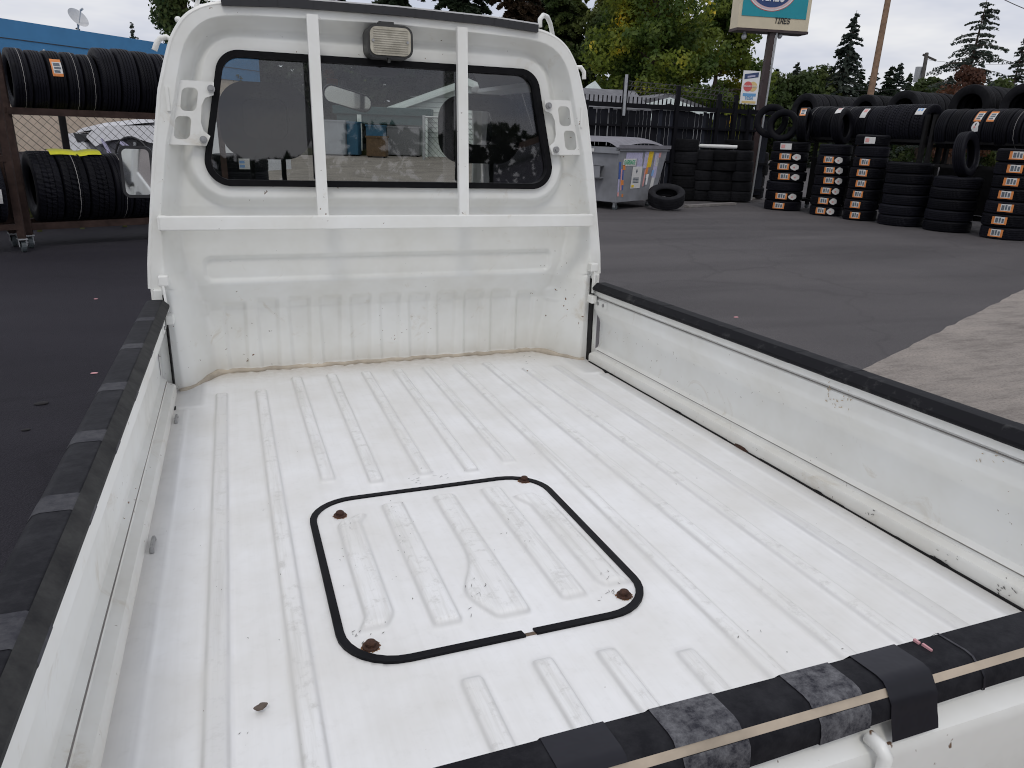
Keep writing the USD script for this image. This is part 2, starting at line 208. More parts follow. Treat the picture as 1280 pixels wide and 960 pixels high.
look('asphalt', {'g': ('geometry', {}), 'n': ('noise_texture', {'scale': 0.35, 'detail': 6.0, 'roughness': 0.6}), 'mp': ('mapping', {'scale': (0.25, 1.0, 1.0), 'rotation': (0, 0, 0.35)}), 'n2': ('noise_texture', {'scale': 0.9, 'detail': 5.0, 'distortion': 0.8}),
    'v': ('voronoi_texture', {'scale': 130.0}), 'r': ('rgb_ramp', {'ramp': [(0.32, (0.074, 0.069, 0.070)), (0.5, (0.104, 0.097, 0.098)), (0.68, (0.135, 0.126, 0.125))]}),
    'ad': ('math', {'math_type': 'multiply_add', 'value2': 0.5}), 'h': ('math', {'math_type': 'multiply', 'value2': 0.5}),
    'vr': ('rgb_ramp', {'ramp': [(0.0, (1.5, 1.45, 1.45)), (0.22, (1.0, 1.0, 1.0)), (0.6, (0.7, 0.7, 0.72))]}), 'm': ('mix_color', {'blend_type': 'multiply', 'fac': 0.8, 'use_clamp': False}),
    'n4': ('noise_texture', {'scale': 24.0, 'detail': 5.0, 'roughness': 0.7}), 'sr': ('map_range', {'from_min': 0.66, 'from_max': 0.74, 'to_min': 0.0, 'to_max': 0.6, 'clamp': True}), 'ms': ('mix_color', {'blend_type': 'mix', 'b': (0.16, 0.14, 0.13)}),
    'vc': ('voronoi_texture', {'scale': 0.33, 'feature': 'distance_to_edge'}), 'nc': ('noise_texture', {'scale': 1.4, 'detail': 5.0}), 'vm': ('vector_math', {'math_type': 'multiply_add', 'vector2': (0.9, 0.9, 0.0)}),
    'cr': ('map_range', {'from_min': 0.002, 'from_max': 0.010, 'to_min': 0.14, 'to_max': 0.0, 'clamp': True}), 'mc': ('mix_color', {'blend_type': 'mix', 'b': (0.018, 0.017, 0.018)}),
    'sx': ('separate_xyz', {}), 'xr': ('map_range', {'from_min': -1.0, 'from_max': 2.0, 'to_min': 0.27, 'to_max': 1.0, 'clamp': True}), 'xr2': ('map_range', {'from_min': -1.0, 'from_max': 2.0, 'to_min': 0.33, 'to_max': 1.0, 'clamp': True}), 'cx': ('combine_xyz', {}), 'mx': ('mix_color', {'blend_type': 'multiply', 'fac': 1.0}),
    'b': ('bump', {'strength': 0.6, 'distance': 0.006}), 'rr': ('map_range', {'from_min': 0.3, 'from_max': 0.7, 'to_min': 0.6, 'to_max': 0.9}), 'p': ('principled_bsdf', {'roughness': 0.75, 'specular_ior_level': 0.1})},
    [('g.position', 'n.vector'), ('g.position', 'mp.vector'), ('mp.vector', 'n2.vector'), ('g.position', 'v.vector'), ('n2.fac', 'ad.value1'), ('n.fac', 'h.value1'), ('h.value', 'ad.value3'), ('ad.value', 'r.fac'), ('v.distance', 'vr.fac'), ('r.color', 'm.a'), ('vr.color', 'm.b'),
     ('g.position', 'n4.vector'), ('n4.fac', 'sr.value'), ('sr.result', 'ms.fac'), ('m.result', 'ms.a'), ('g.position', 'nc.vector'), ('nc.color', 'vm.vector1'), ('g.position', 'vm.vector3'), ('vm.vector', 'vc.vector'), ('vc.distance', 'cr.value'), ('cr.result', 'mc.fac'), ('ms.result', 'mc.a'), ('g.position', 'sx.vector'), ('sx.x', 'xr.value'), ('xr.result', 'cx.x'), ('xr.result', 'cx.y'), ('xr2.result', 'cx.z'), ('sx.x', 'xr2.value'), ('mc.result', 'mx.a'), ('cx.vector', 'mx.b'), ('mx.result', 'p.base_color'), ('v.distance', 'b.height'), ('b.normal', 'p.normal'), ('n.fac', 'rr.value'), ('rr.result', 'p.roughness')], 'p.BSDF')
look('concrete', {'g': ('geometry', {}), 'n': ('noise_texture', {'scale': 0.8, 'detail': 8.0, 'roughness': 0.68}), 'mp': ('mapping', {'scale': (1.0, 5.0, 1.0), 'rotation': (0, 0, -0.45)}), 'n2': ('noise_texture', {'scale': 2.2, 'detail': 8.0, 'roughness': 0.75}),
    'r': ('rgb_ramp', {'ramp': [(0.36, (0.11, 0.092, 0.08)), (0.5, (0.235, 0.208, 0.185)), (0.66, (0.32, 0.28, 0.245))]}), 'ad': ('math', {'math_type': 'multiply_add', 'value2': 0.5}), 'h': ('math', {'math_type': 'multiply', 'value2': 0.5}),
    'n3': ('noise_texture', {'scale': 60.0, 'detail': 6.0, 'roughness': 0.8}), 'sr': ('rgb_ramp', {'ramp': [(0.36, (0.55, 0.52, 0.5)), (0.52, (1.0, 1.0, 1.0))]}), 'm': ('mix_color', {'blend_type': 'multiply', 'fac': 0.8}),
    'b': ('bump', {'strength': 0.5, 'distance': 0.008}), 'p': ('principled_bsdf', {'roughness': 0.85})},
    [('g.position', 'n.vector'), ('g.position', 'mp.vector'), ('mp.vector', 'n2.vector'), ('n2.fac', 'ad.value1'), ('n.fac', 'h.value1'), ('h.value', 'ad.value3'), ('ad.value', 'r.fac'), ('g.position', 'n3.vector'), ('n3.fac', 'sr.fac'), ('r.color', 'm.a'), ('sr.color', 'm.b'), ('m.result', 'p.base_color'), ('n3.fac', 'b.height'), ('b.normal', 'p.normal')], 'p.BSDF')

# ------------------------------------------------------------------ prim helpers
COUNT = {}
def path_for(parent, name):
    base = parent + '/' + name
    k = COUNT.get(base, 0); COUNT[base] = k + 1
    return base if k == 0 else f'{base}_{k:03d}'
def meta(prim, label=None, category=None, group=None, kind=None):
    for k, v in (('label', label), ('category', category), ('group', group), ('kind', kind)):
        if v: prim.SetCustomDataByKey(k, v)
    return prim
def obj(name, mesh, mat, parent='/World', smooth=False, **kw):
    if isinstance(mesh, list): mesh = cat(mesh)
    if not isinstance(parent, str): parent = str(parent.GetPath())
    p = path_for(parent, name)
    m = usdkit.mesh(stage, p, mesh, LOOKS[mat], smooth)
    m.CreateDoubleSidedAttr(True)
    return meta(m.GetPrim(), **kw)
def thing(name, M=None, label=None, category=None, group=None, kind=None):
    x = UsdGeom.Xform.Define(stage, path_for('/World', name))
    x.MakeMatrixXform().Set(Gf.Matrix4d(*(np.eye(4) if M is None else M).T.ravel().tolist()))
    return meta(x.GetPrim(), label, category, group, kind)
def copy_of(proto, name, M, label=None, category=None, group=None):
    x = UsdGeom.Xform.Define(stage, path_for('/World', name))
    x.GetPrim().GetReferences().AddInternalReference(proto.GetPath())
    x.MakeMatrixXform().Set(Gf.Matrix4d(*M.T.ravel().tolist()))
    x.GetPrim().SetInstanceable(True)
    return meta(x.GetPrim(), label, category, group)
def cat(ms): return trimesh.util.concatenate([to_tm(m) for m in ms])
def to_tm(m):
    if isinstance(m, m3.Manifold):
        q = m.to_mesh(); return trimesh.Trimesh(q.vert_properties[:, :3], q.tri_verts, process=False)
    return m
def T(x=0, y=0, z=0):
    M = np.eye(4); M[:3, 3] = (x, y, z); return M
def Rz(a):
    M = np.eye(4); M[:2, :2] = [[math.cos(a), -math.sin(a)], [math.sin(a), math.cos(a)]]; return M
def basis(o, ax, ay, az):
    M = np.eye(4); M[:3, 0] = ax; M[:3, 1] = ay; M[:3, 2] = az; M[:3, 3] = o; return M
def S(s):
    M = np.eye(4); M[:3, :3] *= s; return M
def unit(v): v = np.asarray(v, float); return v / np.linalg.norm(v)
def box(x0, x1, y0, y1, z0, z1, r=0.0):
    x0, x1 = min(x0, x1), max(x0, x1); y0, y1 = min(y0, y1), max(y0, y1); z0, z1 = min(z0, z1), max(z0, z1)
    if not r:
        b = trimesh.creation.box((x1 - x0, y1 - y0, z1 - z0)); b.apply_translation(((x0 + x1) / 2, (y0 + y1) / 2, (z0 + z1) / 2)); return b
    r = min(r, (x1 - x0) / 2.01, (y1 - y0) / 2.01, (z1 - z0) / 2.01)
    pts = []
    for a in (x0 + r, x1 - r):
        for b in (y0 + r, y1 - r):
            for c in (z0 + r, z1 - r):
                s = trimesh.creation.icosphere(1, r); pts.append(s.vertices + [a, b, c])
    return trimesh.convex.convex_hull(np.vstack(pts))
def bar(p0, p1, w, h=None, up=(0, 0, 1)):
    """A square bar from p0 to p1, w across and h high."""
    h = h or w; p0 = np.array(p0, float); p1 = np.array(p1, float); a = unit(p1 - p0)
    u = np.array(up, float)
    if abs(a @ u) > 0.95: u = np.array([0, 1.0, 0])
    s = unit(np.cross(a, u)); t = np.cross(s, a)
    b = trimesh.creation.box((np.linalg.norm(p1 - p0), w, h)); b.apply_transform(basis((p0 + p1) / 2, a, s, t)); return b
def tube(pts, r, n=8, closed=False):
    """A round tube along the points; r is one radius or one per point."""
    P = np.array(pts, float); k = len(P); r = np.broadcast_to(np.asarray(r, float), (k,))
    tan = np.gradient(P, axis=0) if not closed else np.roll(P, -1, 0) - np.roll(P, 1, 0)
    tan /= np.linalg.norm(tan, axis=1)[:, None] + 1e-12
    ref = np.array([0, 0, 1.0]) if abs(tan[0][2]) < 0.9 else np.array([1.0, 0, 0])
    V = []; s = unit(np.cross(tan[0], ref))
    for i in range(k):
        s = unit(s - tan[i] * (s @ tan[i])); t = np.cross(tan[i], s)
        for j in range(n):
            a = 2 * math.pi * j / n; V.append(P[i] + r[i] * (math.cos(a) * s + math.sin(a) * t))
    Fc = []
    for i in range(k if closed else k - 1):
        for j in range(n):
            a, b = i * n + j, i * n + (j + 1) % n; c, d = ((i + 1) % k) * n + j, ((i + 1) % k) * n + (j + 1) % n
            Fc += [(a, b, d), (a, d, c)]
    if not closed:
        V += [P[0], P[-1]]; q = len(V)
        for j in range(n):
            Fc += [(q - 2, (j + 1) % n, j), (q - 1, (k - 1) * n + j, (k - 1) * n + (j + 1) % n)]
    return trimesh.Trimesh(V, Fc, process=False)
def cyl(p0, p1, r, n=14): return tube([p0, p1], r, n)
def extr(poly, h, M=None):
    g = poly.geoms if hasattr(poly, 'geoms') else [poly]
    m = cat([trimesh.creation.extrude_polygon(q, h, engine='earcut') for q in g])
    if M is not None: m.apply_transform(M)
    return m
XZ = np.array([[1, 0, 0, 0], [0, 0, 1, 0], [0, 1, 0, 0], [0, 0, 0, 1.0]])       # (x, z) outline, extruded along +y
def extr_xz(poly, y0, y1):
    m = extr(poly, y1 - y0, T(0, y0, 0) @ XZ); m.invert(); return m
def rrect(x0, x1, y0, y1, r): return sbox(x0 + r, y0 + r, x1 - r, y1 - r).buffer(r, 8)
def profile_y(pts, y0, y1, n=2, wob=None):
    """An open or closed (x, z) section swept along y."""
    P = np.array(pts, float); ys = np.linspace(y0, y1, n); V = []; k = len(P)
    for y in ys:
        q = P if wob is None else wob(P.copy(), y)
        V.append(np.c_[q[:, 0], np.full(k, y), q[:, 1]])
    V = np.vstack(V); Fc = []
    for i in range(n - 1):
        for j in range(k - 1):
            a = i * k + j; Fc += [(a, a + 1, a + k + 1), (a, a + k + 1, a + k)]
    return trimesh.Trimesh(V, Fc, process=False)
def profile_x(pts, x0, x1, n=2, wob=None):
    m = profile_y(pts, x0, x1, n, wob); v = m.vertices.copy(); m.vertices = np.c_[v[:, 1], v[:, 0], v[:, 2]]; m.invert(); return m
def sstep(t): t = np.clip(t, 0, 1); return t * t * (3 - 2 * t)
def grid_faces(nr, nc):
    a = (np.arange(nr - 1)[:, None] * nc + np.arange(nc - 1)[None]).ravel()
    return np.vstack([np.c_[a, a + 1, a + nc + 1], np.c_[a, a + nc + 1, a + nc]])
def seg_dist(X, Z, poly):
    """Distance from points to a closed polyline, and whether they lie inside."""
    P = np.array(poly, float); Q = np.roll(P, -1, 0); best = np.full(X.shape, 1e9); ins = np.zeros(X.shape, bool)
    for (ax, az), (bx, bz) in zip(P, Q):
        dx, dz = bx - ax, bz - az; t = np.clip(((X - ax) * dx + (Z - az) * dz) / (dx * dx + dz * dz + 1e-12), 0, 1)
        best = np.minimum(best, np.hypot(X - ax - t * dx, Z - az - t * dz))
        c = ((az > Z) != (bz > Z)) & (X < (bx - ax) * (Z - az) / (bz - az + 1e-15) + ax); ins ^= c
    return best, ins
ORD = ['bottom', 'second', 'third', 'fourth', 'fifth', 'sixth', 'seventh', 'eighth', 'ninth', 'tenth', 'eleventh', 'twelfth']
NTH = ['first', 'second', 'third', 'fourth', 'fifth', 'sixth', 'seventh', 'eighth', 'ninth', 'tenth', 'eleventh', 'twelfth']

# ================================================================== SETTING
rng = np.random.default_rng(7)
gx = np.concatenate([np.linspace(-300, -32, 8), np.linspace(-30, 40, 71), np.linspace(42, 300, 8)]); gy = np.concatenate([np.linspace(-200, -22, 6), np.linspace(-20, 60, 81), np.linspace(62, 500, 10)])
GX, GY = np.meshgrid(gx, gy)
def ground_z(x, y): return 0.0 * x
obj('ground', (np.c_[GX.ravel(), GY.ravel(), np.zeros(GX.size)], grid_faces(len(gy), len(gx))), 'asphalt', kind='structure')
# concrete apron: a worn edge from the kerb side to the bed
edge = [(1.2, 0.26)] + [tuple(np.array([3.62, 1.37]) + (np.array([7.69, 3.24]) - np.array([3.62, 1.37])) * t + rng.normal(0, 0.007, 2)) for t in np.linspace(-0.4, 3.2, 110)]
apron = Polygon(edge + [(30, -25), (-4, -25), (-4, -3.5)])
obj('concrete_apron', extr(apron, 0.006, T(0, 0, -0.002)), 'concrete', kind='structure')
obj('concrete_lot', extr(Polygon([tuple(gnd(300, 236)[:2]), tuple(gnd(760, 243)[:2]), tuple(gnd(735, 197)[:2]), tuple(gnd(250, 191)[:2])]), 0.006, T(0, 0, -0.002)), 'concrete', kind='structure')

# ================================================================== THE TRUCK
TM = np.eye(4); TM[:3, :3] = RX; TM[:3, 3] = (0, 0, 0.66)
truck = thing('small_truck', TM, 'small white pickup truck with empty ribbed bed and black capped bed sides', 'truck')
W2 = 0.70; L = 1.97

# --- bed floor: pressed sheet with long raised ribs
def rib_z(X, Y):
    Z = np.zeros_like(X)
    def rib(cx, w, ya, yb, h=0.010, e=0.0115):
        fx = sstep((w / 2 + e - np.abs(X - cx)) / e); fy = sstep((yb - Y) / 0.02) * sstep((Y - ya) / 0.02)
        return h * fx * fy
    Rr = []
    for c, ya, yb in [(-0.340, -0.80, 0.085), (-0.227, -0.845, 0.09), (-0.110, -0.835, 0.09), (0.0, -0.85, 0.09), (0.104, -0.82, 0.09), (0.215, -3, 0.09), (0.327, -3, 0.085), (0.442, -3, -0.02), (-0.457, -3, -0.03)]:
        Rr.append(rib(c + (Y - 0.0) * 0.012 * (abs(c) < 0.25), 0.020, ya, yb))
    for c, ya in [(-0.232, -1.53), (-0.120, -1.525), (-0.020, -1.535), (0.095, -1.575)]: Rr.append(rib(c, 0.020, -3, ya))
    Rr.append(rib(-0.572, 0.022, -3, -0.03, 0.008)); Rr.append(rib(0.562, 0.022, -3, -0.02, 0.008))
    # outer flats drop at the sides behind a short step
    Rr.append(0.006 * sstep((np.abs(X) - 0.655) / 0.018) * sstep((-0.15 - Y) / 0.03)); Rr.append(0.006 * sstep((Y + 0.16) / 0.03) * sstep((np.abs(X) - 0.60) / 0.05))
    Z = np.maximum.reduce(Rr)
    Z += 0.0011 * (meshkit.noise(np.stack([X * 5, Y * 4, 0 * X], -1), 3) - 0.5) + 0.0006 * (meshkit.noise(np.stack([X * 16, Y * 10, 0 * X], -1), 4) - 0.5)
    return Z
HATCH = rrect(-0.398, 0.128, -1.470, -0.895, 0.095)
nx, ny = 440, 240
xs = np.linspace(-0.705, 0.705, nx); ys = np.linspace(-1.985, 0.235, ny); X, Y = np.meshgrid(xs, ys); Z = rib_z(X, Y)
hd, hin = seg_dist(X, Y, np.array(HATCH.exterior.coords)[:-1])
Z = np.where(hin & (hd > 0.006), -0.012, Z)
ff = grid_faces(ny, nx); keep = ~(hin & (hd > 0.012)).ravel()[ff].all(1)
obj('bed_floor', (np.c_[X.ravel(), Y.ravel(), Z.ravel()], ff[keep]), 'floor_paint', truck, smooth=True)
# --- service hatch: lid with its own short ribs, rubber seal with a gap, four rusty bolts
vs = np.linspace(-1.468, -0.897, 150); us = np.linspace(-1, 1, 150); hx = []
co = np.array(HATCH.buffer(-0.006).exterior.coords)
for y in vs:
    yy = np.clip(y, co[:, 1].min() + 1e-4, co[:, 1].max() - 1e-4); g = LineString([(-2, yy), (2, yy)]).intersection(HATCH.buffer(-0.006)); b = g.bounds
    hx.append((b[0], b[2], yy))
hx = np.array(hx); X = hx[:, :1] + (hx[:, 1:2] - hx[:, :1]) * (us[None] + 1) / 2; Y = np.repeat(hx[:, 2:], 150, 1)
def hrib(cx, w, ya, yb, e=0.013):
    return 0.0105 * sstep((w / 2 + e - np.abs(X - cx)) / e) * sstep((yb - Y) / 0.022) * sstep((Y - ya) / 0.022)
bul = 0.040 * np.exp(-((Y + 1.335) / 0.075) ** 2)
hz = np.maximum.reduce([hrib(-0.227, 0.03, -1.415, -0.945), hrib(-0.112 - bul * 0.5, 0.03 + bul, -1.425, -0.94), hrib(-0.002, 0.03, -1.41, -0.935),
    hrib(-0.327 - 0.02 * sstep((-1.34 - Y) / 0.06) + 0.018 * sstep((Y + 1.03) / 0.05), 0.03, -1.39, -0.975), hrib(0.078 - 0.02 * sstep((Y + 1.06) / 0.06) + 0.016 * sstep((-1.36 - Y) / 0.05), 0.032, -1.40, -0.99)])
for bx, by in [(-0.339, -0.973), (0.089, -0.926), (0.081, -1.421), (-0.354, -1.421)]:
    hz = np.maximum(hz * sstep((np.hypot(X - bx, Y - by) - 0.022) / 0.02), 0.0)
hz = hz + 0.0015 + 0.0012 * (meshkit.noise(np.stack([X * 9, Y * 7, 0 * X], -1), 9) - 0.5)
XH, YH = X.copy(), Y.copy()
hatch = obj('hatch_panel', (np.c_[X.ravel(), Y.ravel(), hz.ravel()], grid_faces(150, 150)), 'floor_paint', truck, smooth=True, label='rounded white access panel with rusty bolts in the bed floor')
ring = HATCH.buffer(0.003, 16).difference(HATCH.buffer(-0.0105, 16)).difference(affinity.rotate(sbox(-0.120, -1.50, -0.101, -1.45), 12))
obj('hatch_seal', extr(ring, 0.008, T(0, 0, -0.003)), 'black_rubber', hatch)
obj('dried_seal_gap', extr(HATCH.buffer(0.001).difference(HATCH.buffer(-0.008)).intersection(sbox(-0.125, -1.49, -0.096, -1.45)), 0.004, T(0, 0, -0.003)), 'gap_dirt', hatch)
for bx, by in [(-0.339, -0.973), (0.089, -0.926), (0.081, -1.421), (-0.354, -1.421)]:
    hexa = Polygon([(bx + 0.0085 * math.cos(a + bx * 9), by + 0.0085 * math.sin(a + bx * 9)) for a in np.arange(6) * math.pi / 3])
    w = trimesh.creation.cylinder(0.013, 0.003, sections=20); w.apply_translation((bx, by, 0.0035))
    dome_ = trimesh.creation.icosphere(2, 0.0085); dome_.vertices[:, 2] *= 0.55; dome_.apply_translation((bx, by, 0.0095))
    obj('bolt', [w, extr(hexa, 0.0065, T(0, 0, 0.004)), dome_], 'rust_bolt', hatch)
    st = Point(bx, by).buffer(0.02, 12); st = Polygon([(bx + (px_ - bx) * k, by + (py_ - by) * k) for (px_, py_), k in zip(list(st.exterior.coords)[:-1], rng.uniform(0.60, 0.80, 48))])
    obj('rust_ring', extr(st.difference(Point(bx, by).buffer(0.012)), 0.0006, T(0, 0, 0.0018)), 'rust_stain', hatch)
# lashing staples at the left edge of the floor
for y in (-1.0, -0.27):
    obj('tie_down_staple', tube([(-0.688, y - 0.026, 0.006), (-0.688, y - 0.022, 0.014), (-0.688, y + 0.022, 0.014), (-0.688, y + 0.026, 0.006)], 0.004, 6), 'steel_bolt', truck)

# --- rear wall of the cab, a deep pressing with a flanged rim
OUTH = [(0.705, -0.03), (0.705, 0.318), (0.742, 0.326), (0.736, 0.40), (0.690, 0.70), (0.657, 0.88), (0.622, 0.995), (0.602, 1.036), (0.572, 1.076), (0.53, 1.101), (0.48, 1.115), (0.40, 1.121), (0.0, 1.129)]
INNH = [(0.685, -0.10), (0.692, 0.30), (0.702, 0.36), (0.690, 0.54), (0.655, 0.74), (0.620, 0.87), (0.593, 0.98), (0.568, 1.03), (0.535, 1.062), (0.49, 1.081), (0.40, 1.090), (0.0, 1.098)]
WINP = np.array(Polygon([(-0.574, 0.6235), (0.566, 0.6225), (0.483, 1.0), (-0.495, 0.999)]).buffer(-0.068).buffer(0.068, 14).exterior.coords)[:-1]
def rounder(pts, n=3):
    P = [np.array(p) for p in pts]; k = 6
    head, P = P[:k - 1], P[k - 1:]
    for _ in range(n):
        Q = [P[0]]
        for a, b in zip(P[:-1], P[1:]): Q += [a * 0.75 + b * 0.25, a * 0.25 + b * 0.75]
        P = Q + [P[-1]]
    return [tuple(p) for p in head + P]
OUTH, INNH = rounder(OUTH), rounder(INNH)
INN = INNH + [(-x, z) for x, z in INNH[::-1][1:]]
zz = np.concatenate([np.linspace(-0.02, 0.318, 110), np.linspace(0.326, 1.09, 240), np.linspace(1.092, 1.1285, 26)]); uu = np.linspace(-1, 1, 460)
oz = np.array(OUTH); hw = np.interp(zz, oz[:, 1], oz[:, 0]); hw[-1] = max(hw[-1], 0.03)
X = hw[:, None] * uu[None]
lo_ = (zz <= 0.40)[:, None]; ua = np.abs(uu)[None]
X = np.where(lo_, np.sign(uu)[None] * np.where(ua < 0.885, ua / 0.885 * 0.6514, 0.6514 + (ua - 0.885) / 0.115 * (hw[:, None] - 0.6514)), X); Zg = np.repeat(zz[:, None], len(uu), 1)
di, ii = seg_dist(X, Zg, INN); di = np.where(ii, di, 0)
dw, wi = seg_dist(X, Zg, WINP)
wtr = np.interp(Zg, [0.0, 0.25, 0.45, 0.6], [0.115, 0.085, 0.052, 0.042])
dep_ = np.interp(Zg, [0.0, 0.22, 0.275, 0.31, 0.45, 0.56, 1.1], [0.185, 0.168, 0.138, 0.118, 0.098, 0.076, 0.066])
tq = np.clip(di / (wtr * 1.05), 0, 1); kz = np.interp(Zg, [0.3, 0.6], [0.0, 0.75]); D = 0.02 + dep_ * ((1 - kz) * sstep(tq) + kz * (1 - (1 - tq) ** 2.6))
D -= 0.0 * D
ringk = np.where(wi, 1.0, sstep((0.068 - dw) / 0.036)) * sstep(di / 0.03)
D = D * (1 - ringk) + np.minimum(D, 0.060) * ringk
sw, swi = seg_dist(X, Zg, np.array(rrect(-0.60, 0.60, 0.318, 0.408, 0.03).exterior.coords)[:-1]); D += 0.012 * np.where(swi, sstep(sw / 0.016), 0)
for k in range(11):
    cx = -0.515 + 0.1035 * k
    wdt = np.interp(Zg, [0.03, 0.26], [0.027, 0.032])
    D += 0.0095 * sstep((wdt + 0.010 - np.abs(X - cx)) / 0.016) * sstep((0.264 - 0.012 * (abs(k - 5) == 5) - Zg) / 0.020)
for sgn in (-1, 1):
    cd, ci = seg_dist(X, Zg, np.array(rrect(sgn * 0.615 - 0.028, sgn * 0.615 + 0.028, 0.20, 0.262, 0.02).exterior.coords)[:-1]); D -= 0.006 * np.where(ci, sstep(cd / 0.014), 0)
D += 0.002 * (meshkit.noise(np.stack([X * 7, Zg * 7, 0 * X], -1), 21) - 0.5)
ff = grid_faces(len(zz), len(uu)); drop = (wi & (dw > 0.010)).ravel()[ff].all(1)
back = obj('cab_back_panel', (np.c_[X.ravel(), D.ravel(), Zg.ravel()], ff[~drop][:, ::-1]), 'wall_paint', truck, smooth=True)
for px_, py_ in [(302, 37), (640, 60)]:
    q = trk(px_, py_, 1, 0.10); obj('screw', cyl(q + [0, -0.012, 0], q + [0, 0.03, 0], 0.010), 'white_paint', back)
# smeared sealant along the foot of the wall
zi = int(np.argmin(np.abs(zz - 0.012))); bx_ = np.linspace(-0.694, 0.694, 90); bead = [(x, float(np.interp(x, X[zi], D[zi])) - 0.004 + rng.normal(0, 0.0012), 0.006 + rng.normal(0, 0.001)) for x in bx_]
obj('seam_sealant', tube(bead, [0.0065 + 0.003 * rng.random() + 0.005 * (abs(abs(p[0]) - 0.60) < 0.03) for p in bead], 8), 'sealant', back, smooth=True)
# --- window: rubber, panes, dividers
wp = Polygon(WINP)
seal = obj('window_seal', extr_xz(wp.buffer(0.002, 12).difference(wp.buffer(-0.0165, 12)), 0.049, 0.085), 'seal_rubber', truck, smooth=50)
inner = wp.buffer(-0.012)
for a, b, y in [(-0.60, -0.228, 0.075), (-0.244, 0.232, 0.067), (0.216, 0.60, 0.075)]:
    obj('window_pane', extr_xz(inner.intersection(sbox(a, 0.5, b, 1.1)), y - 0.002, y + 0.002), 'rear_glass', truck)
for x in (-0.236, 0.224):
    obj('window_divider', box(x - 0.011, x + 0.011, 0.059, 0.082, 0.645, 0.982), 'seal_rubber', truck)
# --- guard bars in front of the window
obj('guard_crossbar', box(-0.694, 0.673, -0.042, -0.018, 0.500, 0.541, 0.004), 'gate_paint', truck, smooth=40)
for x in (-0.2365, 0.2095):
    xb = x + (0.0015 if x > 0 else 0.0)
    up_ = bar((xb, -0.026, 0.535), (x, -0.006, 1.10), 0.032, 0.020, (0, 1, 0)); obj('guard_upright', up_, 'gate_paint', truck)
for sgn in (-1, 1):
    e = 0.694 if sgn < 0 else 0.673
    obj('crossbar_mount', box(sgn * (e - 0.016), sgn * (e + 0.004), -0.040, 0.03, 0.5015, 0.5395, 0.002), 'gate_paint', truck)
    # bracket plate with two windows and a bent tab, bolted beside the glass
    A = [(0.600, 0.909), (0.513, 0.908), (0.5165, 0.876), (0.540, 0.868), (0.552, 0.845), (0.558, 0.80), (0.552, 0.775), (0.536, 0.762), (0.548, 0.737), (0.648, 0.739), (0.652, 0.752), (0.612, 0.908)]
    if sgn < 0: A = [(x + 0.004, z) for x, z in A]
    pl = Polygon([(sgn * x, z) for x, z in A]).buffer(0.004).buffer(-0.002)
    for cx, cz, h_ in [(0.585, 0.862, 0.033), (0.610, 0.785, 0.033)]:
        pl = pl.difference(affinity.skew(rrect(sgn * cx - 0.0215, sgn * cx + 0.0215, cz - h_, cz + h_ * 0.9, 0.014), -sgn * 10, 0))
    br = obj('bracket_plate', extr_xz(pl, 0.036, 0.039), 'gate_paint', truck)
    for cx, cz in [(0.524, 0.891), (0.557, 0.752)]:
        c = trimesh.creation.cylinder(0.0105, 0.012, sections=18); c.apply_transform(XZ); c.apply_translation((sgn * cx, 0.034, cz))
        c2 = trimesh.creation.cylinder(0.0055, 0.012, sections=6); c2.apply_transform(XZ); c2.apply_translation((sgn * cx, 0.029, cz)); obj('bolt', [c, c2], 'steel_bolt', br)
    for dz in (0.83, 0.745): obj('bracket_tab', box(sgn * 0.64 - 0.004, sgn * 0.64 + 0.004, 0.015, 0.037, dz - 0.004, dz + 0.06) if dz > 0.8 else box(sgn * 0.565, sgn * 0.575, 0.037, 0.09, dz, dz + 0.02), 'gate_paint', br)
# --- work lamp under the roof edge
lz = 1.043; lamp = obj('work_lamp', extr_xz(rrect(-0.083, 0.054, lz - 0.044, lz + 0.046, 0.026), -0.018, 0.06), 'lamp_housing', truck, smooth=40)
ln = extr_xz(rrect(-0.075, 0.046, lz - 0.038, lz + 0.039, 0.02), -0.024, -0.016)
obj('lamp_lens', [ln] + [box(-0.066, 0.037, -0.0262, -0.023, lz - 0.031 + 0.0062 * i, lz - 0.0285 + 0.0062 * i) for i in range(11)], 'lamp_lens', lamp)
for x in (-0.067, 0.036): obj('lamp_screw', cyl((x, -0.028, lz), (x, -0.02, lz), 0.004, 8), 'steel_bolt', lamp)
obj('lamp_bracket', box(-0.045, 0.0, -0.006, 0.05, lz + 0.044, lz + 0.056), 'lamp_housing', lamp); obj('lamp_nut', box(-0.022, -0.014, -0.012, 0.0, lz - 0.056, lz - 0.042), 'lamp_housing', lamp)
# --- roof edge trim
rx = np.linspace(-0.478, 0.468, 20); zr = np.interp(np.abs(rx), [0, 0.3, 0.48], [1.132, 1.128, 1.118])
obj('roof_trim', cat([bar((rx[i], 0.022, zr[i]), (rx[i + 1] + 0.001, 0.022, zr[i + 1]), 0.03, 0.022) for i in range(19)]), 'trim_black', truck, smooth=30)
obj('roof_trim_bead', cat([bar((rx[i], 0.012, zr[i] + 0.0135), (rx[i + 1] + 0.001, 0.012, zr[i + 1] + 0.0135), 0.005, 0.004) for i in range(19)]), 'trim_silver', truck)
